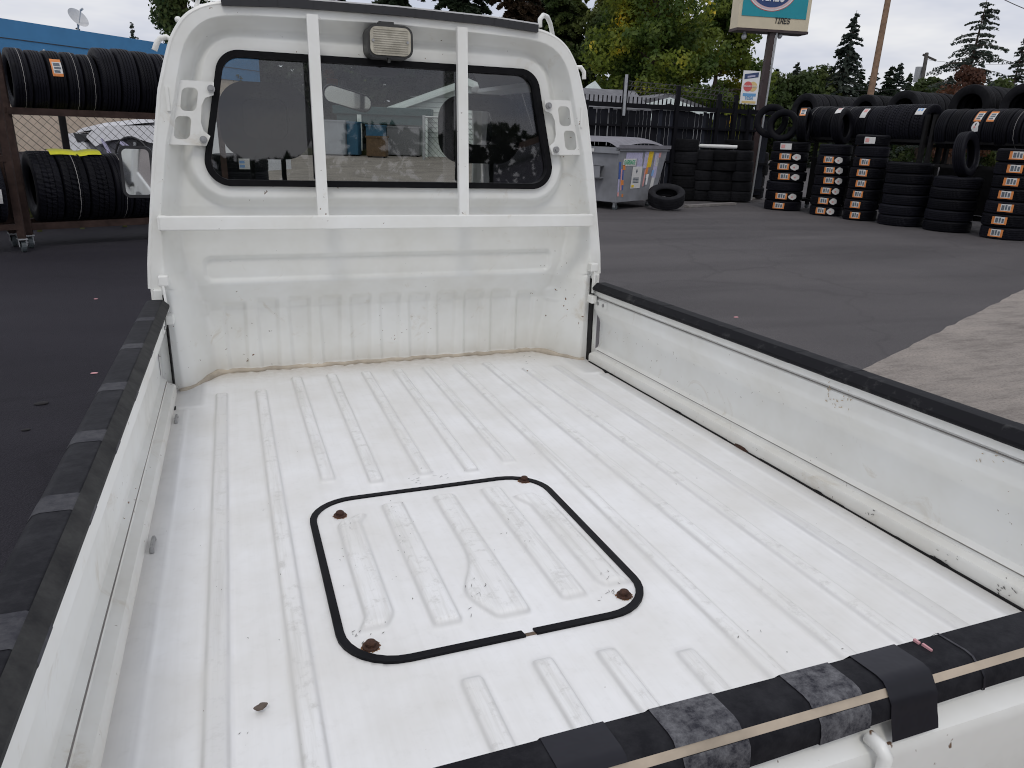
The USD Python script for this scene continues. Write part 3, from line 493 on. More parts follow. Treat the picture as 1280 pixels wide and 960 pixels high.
# --- cab body shell
OUT = [(x, z) for x, z in OUTH if z > 0.32]; OUTL = OUT + [(-x, z) for x, z in OUT[::-1][1:]]
def shell(pts, ya, yb, sc=lambda t: 1.0, dz=lambda t: 0.0, n=8):
    V = []; P = np.array(pts)
    for t in np.linspace(0, 1, n): V.append(np.c_[P[:, 0] * sc(t), np.full(len(P), ya + (yb - ya) * t), P[:, 1] + dz(t)])
    return trimesh.Trimesh(np.vstack(V), grid_faces(n, len(P)), process=False)
roofpts = [p for p in OUTL if p[1] > 0.96]; lip = []
body = [shell(roofpts, 0.0195, 1.08, dz=lambda t: 0.045 * math.sin(math.pi * 0.5 * t))]
for sgn in (-1, 1):
    side = [(sgn * x, z) for x, z in OUT if z < 1.0]
    body.append(shell(side, 0.0195, 0.20)); 
    body.append(shell([(sgn * 0.742, -0.38), (sgn * 0.742, 0.0), (sgn * 0.742, 0.326)], 0.06, 0.20))
    body.append(box(sgn * 0.735, sgn * 0.742, 0.0195, 0.06, 0.02, 0.326))
    body.append(tube([(sgn * 0.600, 1.06, 1.02), (sgn * 0.655, 1.20, 0.80), (sgn * 0.70, 1.38, 0.42)], 0.028, 8))
    body.append(tube([(sgn * 0.60, 0.12, 0.97), (sgn * 0.615, 1.06, 1.005)], 0.02, 6))
body.append(box(-0.735, 0.735, 1.36, 1.44, -0.42, 0.42, 0.03)); body.append(box(-0.735, 0.735, 0.06, 1.36, -0.42, -0.36))
# rounded outer lip of the rear rim
rim = [(sx, z) for sx, z in OUTL]
body.append(tube([(x, 0.026, z) for x, z in rim], 0.0075, 8))
obj('cab_body', body, 'white_paint', truck, smooth=35)
obj('headliner', shell([(x * 0.985, z - 0.012) for x, z in roofpts], 0.14, 1.06, dz=lambda t: 0.045 * math.sin(math.pi * 0.5 * t)), 'headliner', truck, smooth=35)
for sgn in (-1, 1):
    dr = obj('door', box(sgn * 0.715, sgn * 0.742, 0.205, 1.30, -0.34, 0.42, 0.01), 'white_paint', truck)
    obj('door_handle', box(sgn * 0.742, sgn * 0.765, 0.28, 0.42, 0.30, 0.33, 0.008), 'trim_black', dr)
    g_ = trimesh.Trimesh([(sgn * 0.733, 0.215, 0.42), (sgn * 0.733, 1.34, 0.42), (sgn * 0.625, 1.08, 0.98), (sgn * 0.625, 0.215, 0.98)], [(0, 1, 2), (0, 2, 3)], process=False)
    obj('door_glass', g_, 'clear_glass', dr); obj('door_trim', box(sgn * 0.69, sgn * 0.714, 0.21, 1.28, -0.30, 0.41), 'dark_plastic', dr)
obj('windshield', trimesh.Trimesh([(-0.69, 1.40, 0.42), (0.69, 1.40, 0.42), (0.59, 1.08, 1.10), (-0.59, 1.08, 1.10)], [(0, 1, 2), (0, 2, 3)], process=False), 'clear_glass', truck)
obj('inspection_sticker', extr_xz(sbox(-0.072, 0.985, -0.026, 1.030), 1.055, 1.057), 'label_orange', truck)
obj('dashboard', [box(-0.69, 0.69, 1.02, 1.36, 0.16, 0.40, 0.05), box(-0.68, 0.68, 1.16, 1.38, -0.30, 0.2)], 'dark_plastic', truck, smooth=40)
th = np.linspace(0, 2 * math.pi, 30, endpoint=False); sc_, cc_ = np.sin(th), np.cos(th)
obj('steering_wheel', [tube([(0.36 + 0.18 * c, 0.86 - 0.13 * s, 0.45 + 0.12 * s) for c, s in zip(cc_, sc_)], 0.014, 8, True), bar((0.20, 0.86, 0.45), (0.52, 0.86, 0.45), 0.04, 0.02), cyl((0.36, 0.86, 0.45), (0.36, 1.05, 0.30), 0.03)], 'dark_plastic', truck)
for sgn, hz_ in ((-1, 0.0), (1, 0.0)):
    sx = sgn * 0.37
    seat = obj('seat', [box(sx - 0.24, sx + 0.24, 0.30, 0.80, 0.02, 0.17, 0.05), box(sx - 0.23, sx + 0.23, 0.22, 0.36, 0.12, 0.585, 0.05)], 'seat_cloth', truck, smooth=40)
    hr = rrect(sx - 0.140, sx + 0.140, 0.70, 0.935, 0.085).difference(rrect(sx - 0.068, sx + 0.068, 0.765, 0.885, 0.028))
    obj('headrest', [extr_xz(hr, 0.26, 0.36), cyl((sx - 0.05, 0.31, 0.55), (sx - 0.05, 0.31, 0.72), 0.008), cyl((sx + 0.05, 0.31, 0.55), (sx + 0.05, 0.31, 0.72), 0.008)], 'seat_cloth', seat, smooth=40)
    if sgn < 0: obj('headrest_pad', extr_xz(rrect(sx - 0.072, sx + 0.072, 0.76, 0.89, 0.03), 0.30, 0.33), 'pad_grey', seat)
    q = trk(172, 215, 1, 1.25) if sgn < 0 else np.array([0.86, 1.25, 0.63])
    house = box(q[0] - 0.062, q[0] + 0.062, 1.26, 1.33, q[2] - 0.105, q[2] + 0.105, 0.03)
    sm_ = obj('side_mirror', [house, extr_xz(rrect(q[0] - 0.064, q[0] + 0.064, q[2] - 0.107, q[2] + 0.107, 0.03).difference(rrect(q[0] - 0.052, q[0] + 0.052, q[2] - 0.095, q[2] + 0.095, 0.022)), 1.238, 1.275), bar((q[0] - sgn * 0.05, 1.30, q[2] - 0.05), (sgn * 0.72, 1.26, 0.46), 0.02)], 'trim_black', truck, smooth=40)
    gm = extr_xz(rrect(q[0] - 0.052, q[0] + 0.052, q[2] - 0.095, q[2] + 0.095, 0.02), 1.246, 1.249); ct_, st_ = math.cos(-0.09), math.sin(-0.09); gm.apply_transform(T(q[0], 1.240, q[2]) @ Rz(-sgn * 0.11) @ np.array([[1, 0, 0, 0], [0, ct_, st_, 0], [0, -st_, ct_, 0], [0, 0, 0, 1.0]]) @ T(-q[0], -1.252, -q[2])); obj('mirror_glass', gm, 'mirror_glass', sm_)
cq, sq = math.cos(-0.17), math.sin(-0.17); RVM = T(0, 0.99, 0.948) @ np.array([[1, 0, 0, 0], [0, cq, sq, 0], [0, -sq, cq, 0], [0, 0, 0, 1.0]]) @ T(0, 0, -0.948)
rvh = extr_xz(affinity.rotate(rrect(-0.10, 0.108, 0.912, 0.985, 0.034), -14), 0.0, 0.022); rvh.apply_transform(RVM)
rv = obj('rearview_mirror', [rvh, bar((0.0, 1.0, 0.95), (0.0, 1.07, 1.02), 0.018)], 'dark_plastic', truck, smooth=40)
mg_ = extr_xz(affinity.rotate(rrect(-0.094, 0.102, 0.917, 0.980, 0.030), -14), -0.004, -0.002); mg_.apply_transform(RVM); obj('mirror_glass', mg_, 'mirror_glass', rv)
lampc = obj('interior_lamp', [extr_xz(Polygon([(-0.090, 1.0), (0.050, 1.0), (0.040, 0.970), (0.020, 0.961), (-0.062, 0.959), (-0.080, 0.968)]), 0.10, 0.16)], 'dark_plastic', truck)
# --- rope hooks on the rim
def hook(pts, r=0.0075): obj('rope_hook', tube(pts, r, 8), 'gate_paint', truck, smooth=True)
def P3(px_, py_, y=0.05): return trk(px_, py_, 1, y)
hook([P3(215, 60), P3(214, 50), P3(208, 46), P3(200, 48), P3(196, 54), P3(193, 63)])
hook([P3(717, 92), P3(720, 84), P3(726, 84), P3(730, 90), P3(730, 99)])
hook([P3(675, 34, 0.03), P3(675, 24, 0.03), P3(679, 19, 0.04), P3(684, 21, 0.10), P3(688, 30, 0.16), P3(691, 45, 0.18)])
hook([P3(243, 16, 0.08), P3(246, 6, 0.08), P3(249, -6, 0.08), P3(254, -10, 0.04), P3(258, 0, 0.03)], 0.006)
k_ = trimesh.creation.icosphere(2, 0.009); k_.apply_translation(P3(222.5, 24.5, 0.12)); obj('roof_side_knob', [k_, cyl(P3(222.5, 24.5, 0.12), P3(231, 30, 0.12), 0.005)], 'white_paint', truck)

# --- side gates with black foam edge guards
def gate_profile():
    return [(0.704, -0.035), (0.702, -0.012), (0.7005, 0.0), (0.7005, 0.030), (0.704, 0.037), (0.722, 0.043), (0.724, 0.052), (0.737, 0.060), (0.740, 0.07), (0.740, 0.150), (0.736, 0.165), (0.716, 0.196), (0.711, 0.205), (0.710, 0.244), (0.7125, 0.247), (0.7125, 0.251), (0.709, 0.254), (0.706, 0.277), (0.709, 0.286), (0.750, 0.286), (0.754, 0.28), (0.754, -0.04)]
def guard_profile():
    return [(0.7035, 0.274), (0.695, 0.275), (0.692, 0.279), (0.6925, 0.2845), (0.7085, 0.3000), (0.711, 0.3012), (0.742, 0.3015), (0.750, 0.2990), (0.7565, 0.291), (0.7565, 0.268), (0.752, 0.262)]
def warp(seed, amp):
    def f(q, y):
        n_ = meshkit.noise(np.array([[y * 3.1, 0.3, 0.7], [y * 11, 2.3, 1.7]]), seed); q[:, 0] += amp * (n_[0] - 0.5) + amp * 0.5 * (n_[1] - 0.5); return q
    return f
def mir(pts, sgn): return [(sgn * x, z) for x, z in pts]
for sgn in (-1, 1):
    gp = mir(gate_profile(), sgn)
    gt = obj('side_gate', profile_y(gp, -1.985, -0.012, 90, warp(5 + sgn, 0.0022)), 'gate_paint', truck, smooth=28)
    for y0 in (-1.985, -0.012):
        cap_ = Polygon(gp); obj('gate_end', extr_xz(cap_.buffer(-0.0005), y0 - 0.001, y0 + 0.001), 'gate_paint', gt)
    obj('hinge_lip', [box(sgn * 0.6965, sgn * 0.7003, ya_, yb_, -0.006, (0.0085 if sgn > 0 else 0.0035) + 0.002 * rng.random()) for ya_, yb_ in zip(np.linspace(-1.975, -0.02, 15)[:-1], np.linspace(-1.975, -0.02, 15)[1:] + 0.001)], 'dark_steel', gt)
    obj('panel_seam', [box(sgn * 0.7085, sgn * 0.7128, -1.97, -0.03, 0.2483, 0.2493), box(sgn * 0.7225, sgn * 0.7255, -1.97, -0.03, 0.0510, 0.0522)], 'plank_grey', gt)
    gd = obj('edge_guard', profile_y(mir(guard_profile(), sgn), -1.99, -0.03, 80, warp(15 + sgn, 0.0008)), 'edge_guard_black' if sgn < 0 else 'edge_guard_scuffed', truck, smooth=35, label='black foam guard on the left gate, banded with grey tape' if sgn < 0 else 'scuffed black foam guard on the right gate')
    c0 = np.mean(guard_profile(), axis=0)
    obj('inner_bevel', profile_y(mir([(0.6917, 0.2795), (0.6919, 0.2850), (0.7080, 0.3005)], sgn), -1.99, -0.03, 80, warp(15 + sgn, 0.0008)), 'bevel_dust' if sgn < 0 else 'edge_guard_scuffed', gd)
    bands = [(-0.308, 0.045), (-0.605, 0.045), (-0.922, 0.05), (-1.188, 0.05), (-1.426, 0.05), (-1.70, 0.06)] if sgn < 0 else [(-0.45, 0.05), (-0.78, 0.06), (-1.03, 0.05), (-1.20, 0.06), (-1.6, 0.06)]
    for yb, wb in bands:
        pr = [tuple(c0 + (np.array(p) - c0) * (1 + 0.0007 / np.linalg.norm(np.array(p) - c0))) for p in guard_profile()]
        obj('tape_band', profile_y(mir(pr, sgn), yb - wb / 2, yb + wb / 2, 5, warp(15 + sgn, 0.0008)), 'tape_grey' if sgn < 0 else 'edge_guard_scuffed', gd, smooth=35)
    # corner post, dirty gap and latch
    obj('corner_gap', box(sgn * 0.7045, sgn * 0.71, -0.012, 0.018, -0.03, 0.31), 'dark_steel', truck)
    obj('corner_post', box(sgn * 0.7075, sgn * 0.735, 0.005, 0.05, -0.2, 0.325, 0.004), 'wall_paint', truck)
    lt = obj('gate_latch', [box(sgn * 0.688, sgn * 0.716, -0.02, 0.015, 0.338, 0.368, 0.004), bar((sgn * 0.704, -0.012, 0.34), (sgn * 0.70, -0.020, 0.262), 0.014, 0.006, (1, 0, 0)), box(sgn * 0.684, sgn * 0.706, -0.045, -0.006, 0.228, 0.256, 0.004)], 'gate_paint', truck, smooth=40)
    obj('striker_plate', box(sgn * 0.7075, sgn * 0.7115, -0.115, -0.03, 0.215, 0.243, 0.0015), 'gate_paint', lt)
    for y0 in (-0.05, -0.09): obj('rivet', cyl((sgn * 0.7045, y0, 0.229), (sgn * 0.709, y0, 0.229), 0.006, 10), 'steel_bolt', lt)
    obj('post_foot', box(sgn * 0.722, sgn * 0.742, 0.02, 0.07, 0.300, 0.324), 'dark_steel', truck)
# dents along the hinge lip on the right
rg = Usd.Prim
for y, s_ in [(-0.62, 1.0), (-0.92, 1.4), (-1.2, 1.0), (-1.52, 1.2), (-0.2, 0.8)]:
    hg_ = trimesh.creation.icosphere(2, 1.0); hg_.vertices = hg_.vertices * [0.003, 0.024 * s_, 0.006 * s_] * (0.7 + 0.6 * meshkit.noise(hg_.vertices * 2.5 + y, 3))[:, None] + [0.6985, y, 0.006]
    obj('hinge_gap', hg_, 'rust_bolt' if s_ > 1.3 else 'dark_steel', truck)

# --- tailgate
tg = obj('tailgate', profile_x([(-1.975, -0.035), (-1.975, 0.0), (-1.975, 0.03), (-1.985, 0.05), (-1.995, 0.15), (-1.978, 0.2), (-1.976, 0.280), (-2.008, 0.280), (-2.012, 0.272), (-2.013, 0.260), (-2.019, 0.256), (-2.028, 0.250), (-2.032, 0.240), (-2.032, 0.17), (-2.027, 0.155), (-2.016, 0.14), (-2.016, -0.08), (-2.028, -0.1)], -0.74, 0.76, 60), 'gate_paint', truck, smooth=28)
def tw(q, x):
    n_ = meshkit.noise(np.array([[x * 4.0, 8.3, 0.7]]), 44)[0]; q[:, 1] += 0.002 * (n_ - 0.5); q[:, 1] += 0.004 * math.sin(x * 9 + 0.6) * (q[:, 1] < 0.276) * (q[:, 0] > -2.026); return q
tgp = [(-1.985, 0.258), (-1.972, 0.268), (-1.970, 0.294), (-1.976, 0.302), (-2.004, 0.3035), (-2.011, 0.3025), (-2.0145, 0.2995)]
tgq = [(-2.0185, 0.2935), (-2.0220, 0.289), (-2.0235, 0.281), (-2.024, 0.2735), (-2.018, 0.271)]
g1 = obj('edge_guard', profile_x(tgp, -0.76, 0.77, 120, tw), 'edge_guard_black', truck, smooth=35, label='black foam guard along the top of the tailgate with a worn pale line')
obj('worn_line', profile_x([tgp[-1], tgq[0]], -0.76, 0.77, 120, tw), 'beige_strip', g1)
obj('outer_skirt', profile_x(tgq, -0.76, 0.77, 120, tw), 'edge_guard_black', g1, smooth=35)
ca = np.mean(tgp + tgq, axis=0)
def grow(pts, e): return [tuple(ca + (np.array(p) - ca) * (1 + e / np.linalg.norm(np.array(p) - ca))) for p in pts]
for xa, xb, m in [(-0.315, -0.262, 'tape_black'), (-0.222, -0.163, 'tape_dusty'), (-0.095, -0.043, 'tape_dusty'), (0.085, 0.0875, 'tape_grey')]:
    obj('tape_band', profile_x(grow(tgp, 0.0012), xa, xb, 8, tw), m, g1, smooth=35)
    obj('tape_band', profile_x(grow(tgq, 0.0012), xa + 0.004, xb + 0.004, 8, tw), m if m != 'tape_grey' else 'tape_black', g1, smooth=35)
obj('black_tape_wrap', profile_x(grow(tgp + tgq[:3], 0.0016) + [(-2.0265, 0.274), (-2.029, 0.266), (-2.031, 0.258)], -0.018, 0.034, 8, tw), 'tape_black', g1, smooth=35, label='shiny black tape wrapped right over the tailgate guard')
obj('chalk_mark', [box(0.0565, 0.0585, -1.994, -1.984, 0.3010, 0.3042), box(0.0550, 0.0575, -1.982, -1.976, 0.3000, 0.3038)], 'leaf_pink', g1)
obj('tailgate_hook', tube([(-0.036, -2.022, 0.262), (-0.035, -2.034, 0.261), (-0.034, -2.040, 0.255), (-0.035, -2.040, 0.238), (-0.042, -2.040, 0.226), (-0.038, -2.037, 0.218), (-0.031, -2.034, 0.216)], 0.0062, 8), 'white_paint', tg, smooth=True)
# --- frame and wheels
obj('chassis', [box(-0.735, 0.735, -1.97, 0.04, -0.10, -0.025), box(-0.40, -0.32, -1.95, 1.3, -0.30, -0.12), box(0.32, 0.40, -1.95, 1.3, -0.30, -0.12), box(-0.6, 0.6, -1.49, -1.41, -0.46, -0.38)], 'dark_steel', truck)
for x in (-0.62, 0.62):
    for y, zb in ((0.75, -0.6325), (-1.45, -0.7131)):
        R_ = 0.265; wl = obj('wheel', tube([(x - 0.07, y, zb + R_), (x - 0.06, y, zb + R_), (x + 0.06, y, zb + R_), (x + 0.07, y, zb + R_)], [0.235, R_, R_, 0.235], 28), 'tire_used', truck, smooth=30)
        obj('rim', cyl((x - 0.072, y, zb + R_), (x + 0.072, y, zb + R_), 0.16, 20), 'galvanised', wl)
# dark scratches and paint chips
def slivers(spots, seed, surf):
    g = np.random.default_rng(seed); V, Fq = [], []
    for px_, py_, rx_, ry_, n, ln_, wd_, ang in spots:
        for _ in range(n):
            u, n_ = surf(px_ + g.normal(0, rx_), py_ + g.normal(0, ry_))
            a = ang + g.normal(0, 0.5); l = ln_ * 0.62 * g.uniform(0.4, 1.5); w = wd_ * 0.62 * g.uniform(0.5, 1.3); e1 = n_[0] * math.cos(a) + n_[1] * math.sin(a); e2 = -n_[0] * math.sin(a) + n_[1] * math.cos(a); k = len(V)
            V += [u - e1 * l, u - e1 * l * 0.2 - e2 * w, u + e1 * l * 0.5 - e2 * w * 0.7, u + e1 * l, u + e1 * l * 0.3 + e2 * w, u - e1 * l * 0.5 + e2 * w * 0.8]; Fq += [(k, k + 1, k + 2), (k, k + 2, k + 3), (k, k + 3, k + 4), (k, k + 4, k + 5)]
    return trimesh.Trimesh(V, Fq, process=False)
def on_floor(px_, py_):
    q = trk(px_, py_, 2, 0.004); q[2] = rib_z(np.array([[q[0]]]), np.array([[q[1]]]))[0, 0] + 0.0008; return q, (np.array([1.0, 0, 0]), np.array([0, 1.0, 0]))
def on_hatch(px_, py_):
    q = trk(px_, py_, 2, 0.008); q[2] = float(hz[np.argmin(np.abs(Y[:, 0] - q[1])), :][np.argmin(np.abs(X[np.argmin(np.abs(Y[:, 0] - q[1])), :] - q[0]))]) + 0.0008; return q, (np.array([1.0, 0, 0]), np.array([0, 1.0, 0]))
obj('scratch_marks', slivers([(520, 597, 10, 3, 9, 0.008, 0.0011, 0.2), (560, 593, 10, 2, 5, 0.008, 0.001, 0.1), (900, 640, 160, 60, 14, 0.004, 0.0009, 1.2), (300, 720, 60, 120, 14, 0.0035, 0.0009, 1.2), (985, 790, 60, 20, 5, 0.006, 0.001, 1.0), (690, 560, 150, 50, 12, 0.003, 0.0009, 1), (662, 448, 6, 3, 5, 0.008, 0.003, 0.5)], 3, on_floor), 'chip_grey', truck, kind='stuff')
def on_gate(px_, py_):
    q = trk(px_, py_, 0, 0.7115); z_ = q[2]; x_ = float(np.interp(z_, [0.0, 0.03, 0.06, 0.15, 0.196, 0.205, 0.245, 0.277], [0.7005, 0.7005, 0.737, 0.740, 0.716, 0.711, 0.7105, 0.706])); q = trk(px_, py_, 0, x_); q[0] -= 0.0012; return q, (np.array([0, 1.0, 0]), np.array([0, 0, 1.0]))
obj('rust_run', slivers([(1036, 483, 2, 9, 14, 0.004, 0.0014, 1.5), (1046, 504, 5, 4, 12, 0.005, 0.0016, 0.6), (1062, 497, 3, 6, 8, 0.004, 0.0012, 1.5), (1240, 569, 14, 5, 9, 0.006, 0.0010, 0.05)], 6, on_gate), 'rust_run', truck, kind='stuff')
obj('paint_chip', slivers([(1090, 642, 4, 3, 5, 0.005, 0.0018, 0.2), (1180, 700, 25, 14, 16, 0.004, 0.0011, 0.1), (1255, 740, 10, 8, 14, 0.005, 0.0015, 0.6), (880, 520, 60, 50, 10, 0.003, 0.0011, 0.5), (900, 420, 40, 20, 4, 0.003, 0.001, 0.2), (950, 560, 60, 35, 12, 0.0035, 0.0011, 0.2)], 7, on_gate), 'chip_grey', truck, kind='stuff')
X, Y = XH, YH
obj('scratch_marks', slivers([(450, 790, 14, 6, 12, 0.005, 0.0011, 0.8), (500, 680, 7, 30, 14, 0.0035, 0.0012, 1.3), (590, 735, 10, 16, 10, 0.007, 0.0008, 1.1), (762, 735, 8, 10, 14, 0.007, 0.0009, 1.0), (430, 690, 8, 30, 8, 0.0035, 0.0009, 1.3), (645, 660, 12, 14, 7, 0.005, 0.001, 1.0)], 4, on_hatch), 'chip_grey', hatch, kind='stuff')
# small dry leaf lying in the bed
lp = trk(327, 887, 2, 0.004)
lw = TM[:3, :3] @ lp + TM[:3, 3]
lf = trimesh.creation.icosphere(2, 0.0085); lf.vertices = lf.vertices * [0.95, 0.62, 0.55] * (0.55 + 0.9 * meshkit.noise(lf.vertices * 170, 5))[:, None] + [0, 0, 0.0035]
lf.apply_transform(basis(lw + [0, 0, 0.001], (1, 0, 0), RX @ [0, 1, 0], RX @ [0, 0, 1])); obj('leaf_scrap', lf, 'leaf_dry', label='small curled brown leaf scrap lying on the white bed floor', category='leaf')

# ================================================================== TIRES
def tire_mesh(R, w, rim=0.205, sec=56, grooves=4, blocks=0, depth=0.008):
    h = w / 2; tw_ = h * 0.80; pts = []
    edges = [-tw_]
    for i in range(grooves):
        c = -tw_ + 2 * tw_ * (i + 1) / (grooves + 1); edges += [c - 0.006, c - 0.005, c + 0.005, c + 0.006]
    edges.append(tw_)
    prof = [(rim, -h * 0.62), (rim + 0.012, -h * 0.80), (rim + (R - rim) * 0.35, -h * 0.97), (rim + (R - rim) * 0.6, -h), (R - 0.03, -h * 0.95), (R - 0.012, -h * 0.90)]
    tread = []
    for j, e in enumerate(edges):
        tread.append((R - 0.004 * (e / tw_) ** 2 - (depth if (j % 4) in (2, 3) and j not in (0, len(edges) - 1) else 0.0), e))
    prof += tread + [(r, -z) for r, z in prof[::-1]] + [(rim - 0.0, h * 0.5), (rim + 0.035, h * 0.62), (rim + (R - rim) * 0.6, h * 0.86), (R - 0.022, h * 0.7), (R - 0.02, 0.0), (R - 0.022, -h * 0.7), (rim + (R - rim) * 0.6, -h * 0.86), (rim + 0.035, -h * 0.62)]
    P = np.array(prof); k = len(P); V = []
    for i in range(sec):
        a = 2 * math.pi * i / sec; r = P[:, 0].copy()
        if blocks:
            ph = (i * blocks / sec + 2.2 * P[:, 1] / w * np.sign(P[:, 1] + 1e-9)) % 1.0
            r = np.where((P[:, 0] > R - 0.02) & (ph < 0.34), r - 0.010, r)
        V.append(np.c_[r * math.cos(a), r * math.sin(a), P[:, 1]])
    i0 = np.arange(sec)[:, None] * k; i1 = ((np.arange(sec) + 1) % sec)[:, None] * k; j = np.arange(k)[None]; j1 = (j + 1) % k
    a, b, c, d = (i0 + j).ravel(), (i0 + j1).ravel(), (i1 + j1).ravel(), (i1 + j).ravel()
    m = trimesh.Trimesh(np.vstack(V), np.vstack([np.c_[a, d, c], np.c_[a, c, b]]), process=False); return m
def patch(R, a0, a1, z0, z1, lift=0.002, n=6):
    A = np.linspace(a0, a1, n); V = []
    for a in A:
        for z in (z0, z1): V.append(((R + lift) * math.cos(a), (R + lift) * math.sin(a), z))
    return trimesh.Trimesh(V, grid_faces(n, 2), process=False)
def disc_patch(R, a, z, rr, lift=0.0025, seed=0):
    g = np.random.default_rng(seed); V = [((R + lift) * math.cos(a), (R + lift) * math.sin(a), z)]; n = 14
    for i in range(n):
        t = 2 * math.pi * i / n; q = rr * g.uniform(0.65, 1.05); aa = a + q * math.cos(t) / R; V.append(((R + lift) * math.cos(aa), (R + lift) * math.sin(aa), z + q * math.sin(t) * 0.95))
    return trimesh.Trimesh(V, [(0, 1 + i, 1 + (i + 1) % n) for i in range(n)], process=False)
def label_on(prim, R, w, a=0.0, kind='orange', along=True):
    """A paper label around the tread: orange ends, dark printed middle."""
    h = w * 0.30; da = 0.31 if along else 0.2
    if kind in ('orange', 'both'):
        lb = obj('paper_label', patch(R, a - da, a + da, -h, h), 'label_white', prim)
        obj('orange_end', [patch(R, a - da, a - da * 0.62, -h, h, 0.0032, 3), patch(R, a + da * 0.70, a + da, -h, h, 0.0032, 3), patch(R, a - da * 0.62, a + da * 0.7, -h, -h * 0.72, 0.0032, 4)], 'label_orange', lb)
        pr = [patch(R, a - da * 0.50, a - da * 0.12, -h * 0.55, h * 0.7, 0.0032, 3), patch(R, a - da * 0.02, a + da * 0.22, -h * 0.5, h * 0.8, 0.0032, 3), patch(R, a + da * 0.34, a + da * 0.62, -h * 0.55, h * 0.55, 0.0032, 3)]
        obj('label_print', pr, 'label_print', lb)
    if kind == 'both':
        rl = obj('round_label', disc_patch(R, a + 0.60, 0.0, w * 0.42, seed=int(R * 1e4)), 'label_white', prim); obj('label_print', [disc_patch(R, a + 0.58, -0.01, w * 0.12, 0.0035, 3)], 'label_pink', rl)
    if kind == 'white':
        lb = obj('paper_label', patch(R, a - da, a + da, -h, h), 'label_white', prim); obj('label_print', [patch(R, a - da * 0.8, a - da * 0.1, -h * 0.6, h * 0.6, 0.0032, 3)], 'label_pink', lb)
    if kind == 'blue':
        lb = obj('paper_label', patch(R, a - da, a + da, -h, h), 'label_white', prim); obj('label_print', [patch(R, a - da * 0.9, a, -h * 0.7, -h * 0.2, 0.0032, 3), patch(R, a - da * 0.9, a, h * 0.1, h * 0.6, 0.0032, 3)], 'label_blue', lb)
    if kind == 'orange' and along is False:
        pass
PROTO = {}
MESH = {'new': tire_mesh(0.33, 0.21), 'big': tire_mesh(0.39, 0.265, 0.22, 168, 3, 42, 0.010), 'used': tire_mesh(0.34, 0.27, 0.2, 44, 3, 0, 0.005), 'rack': tire_mesh(0.335, 0.225, 0.205, 64, 4)}
RAD = {'new': (0.33, 0.21), 'big': (0.39, 0.265), 'used': (0.34, 0.27), 'rack': (0.335, 0.225)}
def add_tire(kind, sticker, M, label, group=None):
    key = (kind, sticker)
    if key in PROTO: return copy_of(PROTO[key], 'tire', M, label, 'tire', group)
    t = thing('tire', M, label, 'tire', group); PROTO[key] = t; R, w = RAD[kind]
    obj('tread_body', MESH[kind], 'tire_used' if kind == 'used' else 'tire_new', t, smooth=38)
    if sticker == 'stripe':
        obj('tread_stripe', [patch(R, 0, 2 * math.pi, 0.018, 0.022, 0.0012, 60)], 'tread_stripe', t)
    elif sticker != 'none':
        label_on(t, R, w, 0.0, sticker, kind in ('new', 'rack'))
    return t

# --- stacks in front of the right-hand rack
S0 = np.array([11.02, 11.32, 0]); U = unit([0.159, -0.987, 0]); N = unit([0.987, 0.159, 0]); UP = np.array([0, 0, 1.0])
view = lambda p: math.atan2(WP[1] - p[1], WP[0] - p[0])
stacks = [  # base middle pixel, radius, tire width, stickers from the bottom, name
    ((977, 263.5), 0.40, 0.21, ['orange', 'both', 'none', 'both', 'both', 'both', 'white'], 'stack next to the brown sign pole'),
    ((1030, 270), 0.33, 0.207, ['both', 'both', 'both', 'both', 'both', 'both', 'none'], 'narrow stack second from the sign pole'),
    ((1073, 276), 0.32, 0.206, ['orange', 'orange', 'orange', 'orange', 'orange', 'orange', 'none', 'white'], 'tallest stack third from the sign pole'),
    ((1124, 283), 0.41, 0.195, ['none'] * 6, 'unlabelled six tire stack'),
    ((1182, 290.5), 0.40, 0.194, ['none'] * 5, 'unlabelled stack carrying an upright tire'),
    ((1252, 300), 0.37, 0.212, ['orange'] * 7, 'labelled stack at the right edge of the photo')]
STK = []
rr = random.Random(5)
for (px_, py_), R, w, stk, nm in stacks:
    b = gnd(px_, py_); d = unit([b[0] - WP[0], b[1] - WP[1], 0]); c = b + d * R * 0.92; STK.append((c, R, w, len(stk)))
    for i, st in enumerate(stk):
        a = view(c) + math.radians(-14 + rr.uniform(-7, 7)); k = R / 0.33
        Ms = np.diag([k, k, w / 0.21, 1.0])
        jit = T(c[0] + rr.uniform(-0.018, 0.018) , c[1] + rr.uniform(-0.018, 0.018), (i + 0.5) * w)
        top = i == len(stk) - 1
        where = ORD[i] if not top else 'topmost'
        what = {'none': 'plain black', 'orange': 'orange labelled', 'both': 'orange labelled', 'white': 'white labelled'}[st]
        add_tire('new', st, jit @ Rz(a) @ Ms, f'{what} new tire, {where} of the {nm}', 'new tires stacked flat in front of the right rack')
def upright(c, axis, spin, scale=1.0, wscale=1.0):
    az = unit(axis); ax = unit(np.cross(az, UP) if abs(az[2]) < 0.9 else [1, 0, 0]); ay = np.cross(az, ax)
    # local +x turned about the axle by spin from straight up
    u = UP - az * (UP @ az); u = unit(u); v = np.cross(az, u); ax = u * math.cos(spin) + v * math.sin(spin); ay = np.cross(az, ax)
    return basis(c, ax * scale, ay * scale, az * wscale)
def stand_on(i, off, R, axis, kind, st, spin, label):
    c, r_, w, n = STK[i]; p = c + off + UP * (n * w + R * 0.985); k = R / RAD[kind][0]
    add_tire(kind, st, upright(p, axis, spin, k, 0.95), label, None)
cam2 = lambda p: unit([WP[0] - p[0], WP[1] - p[1], 0])
vr = unit([0.70, -0.71, 0])                         # to the right as seen by the camera
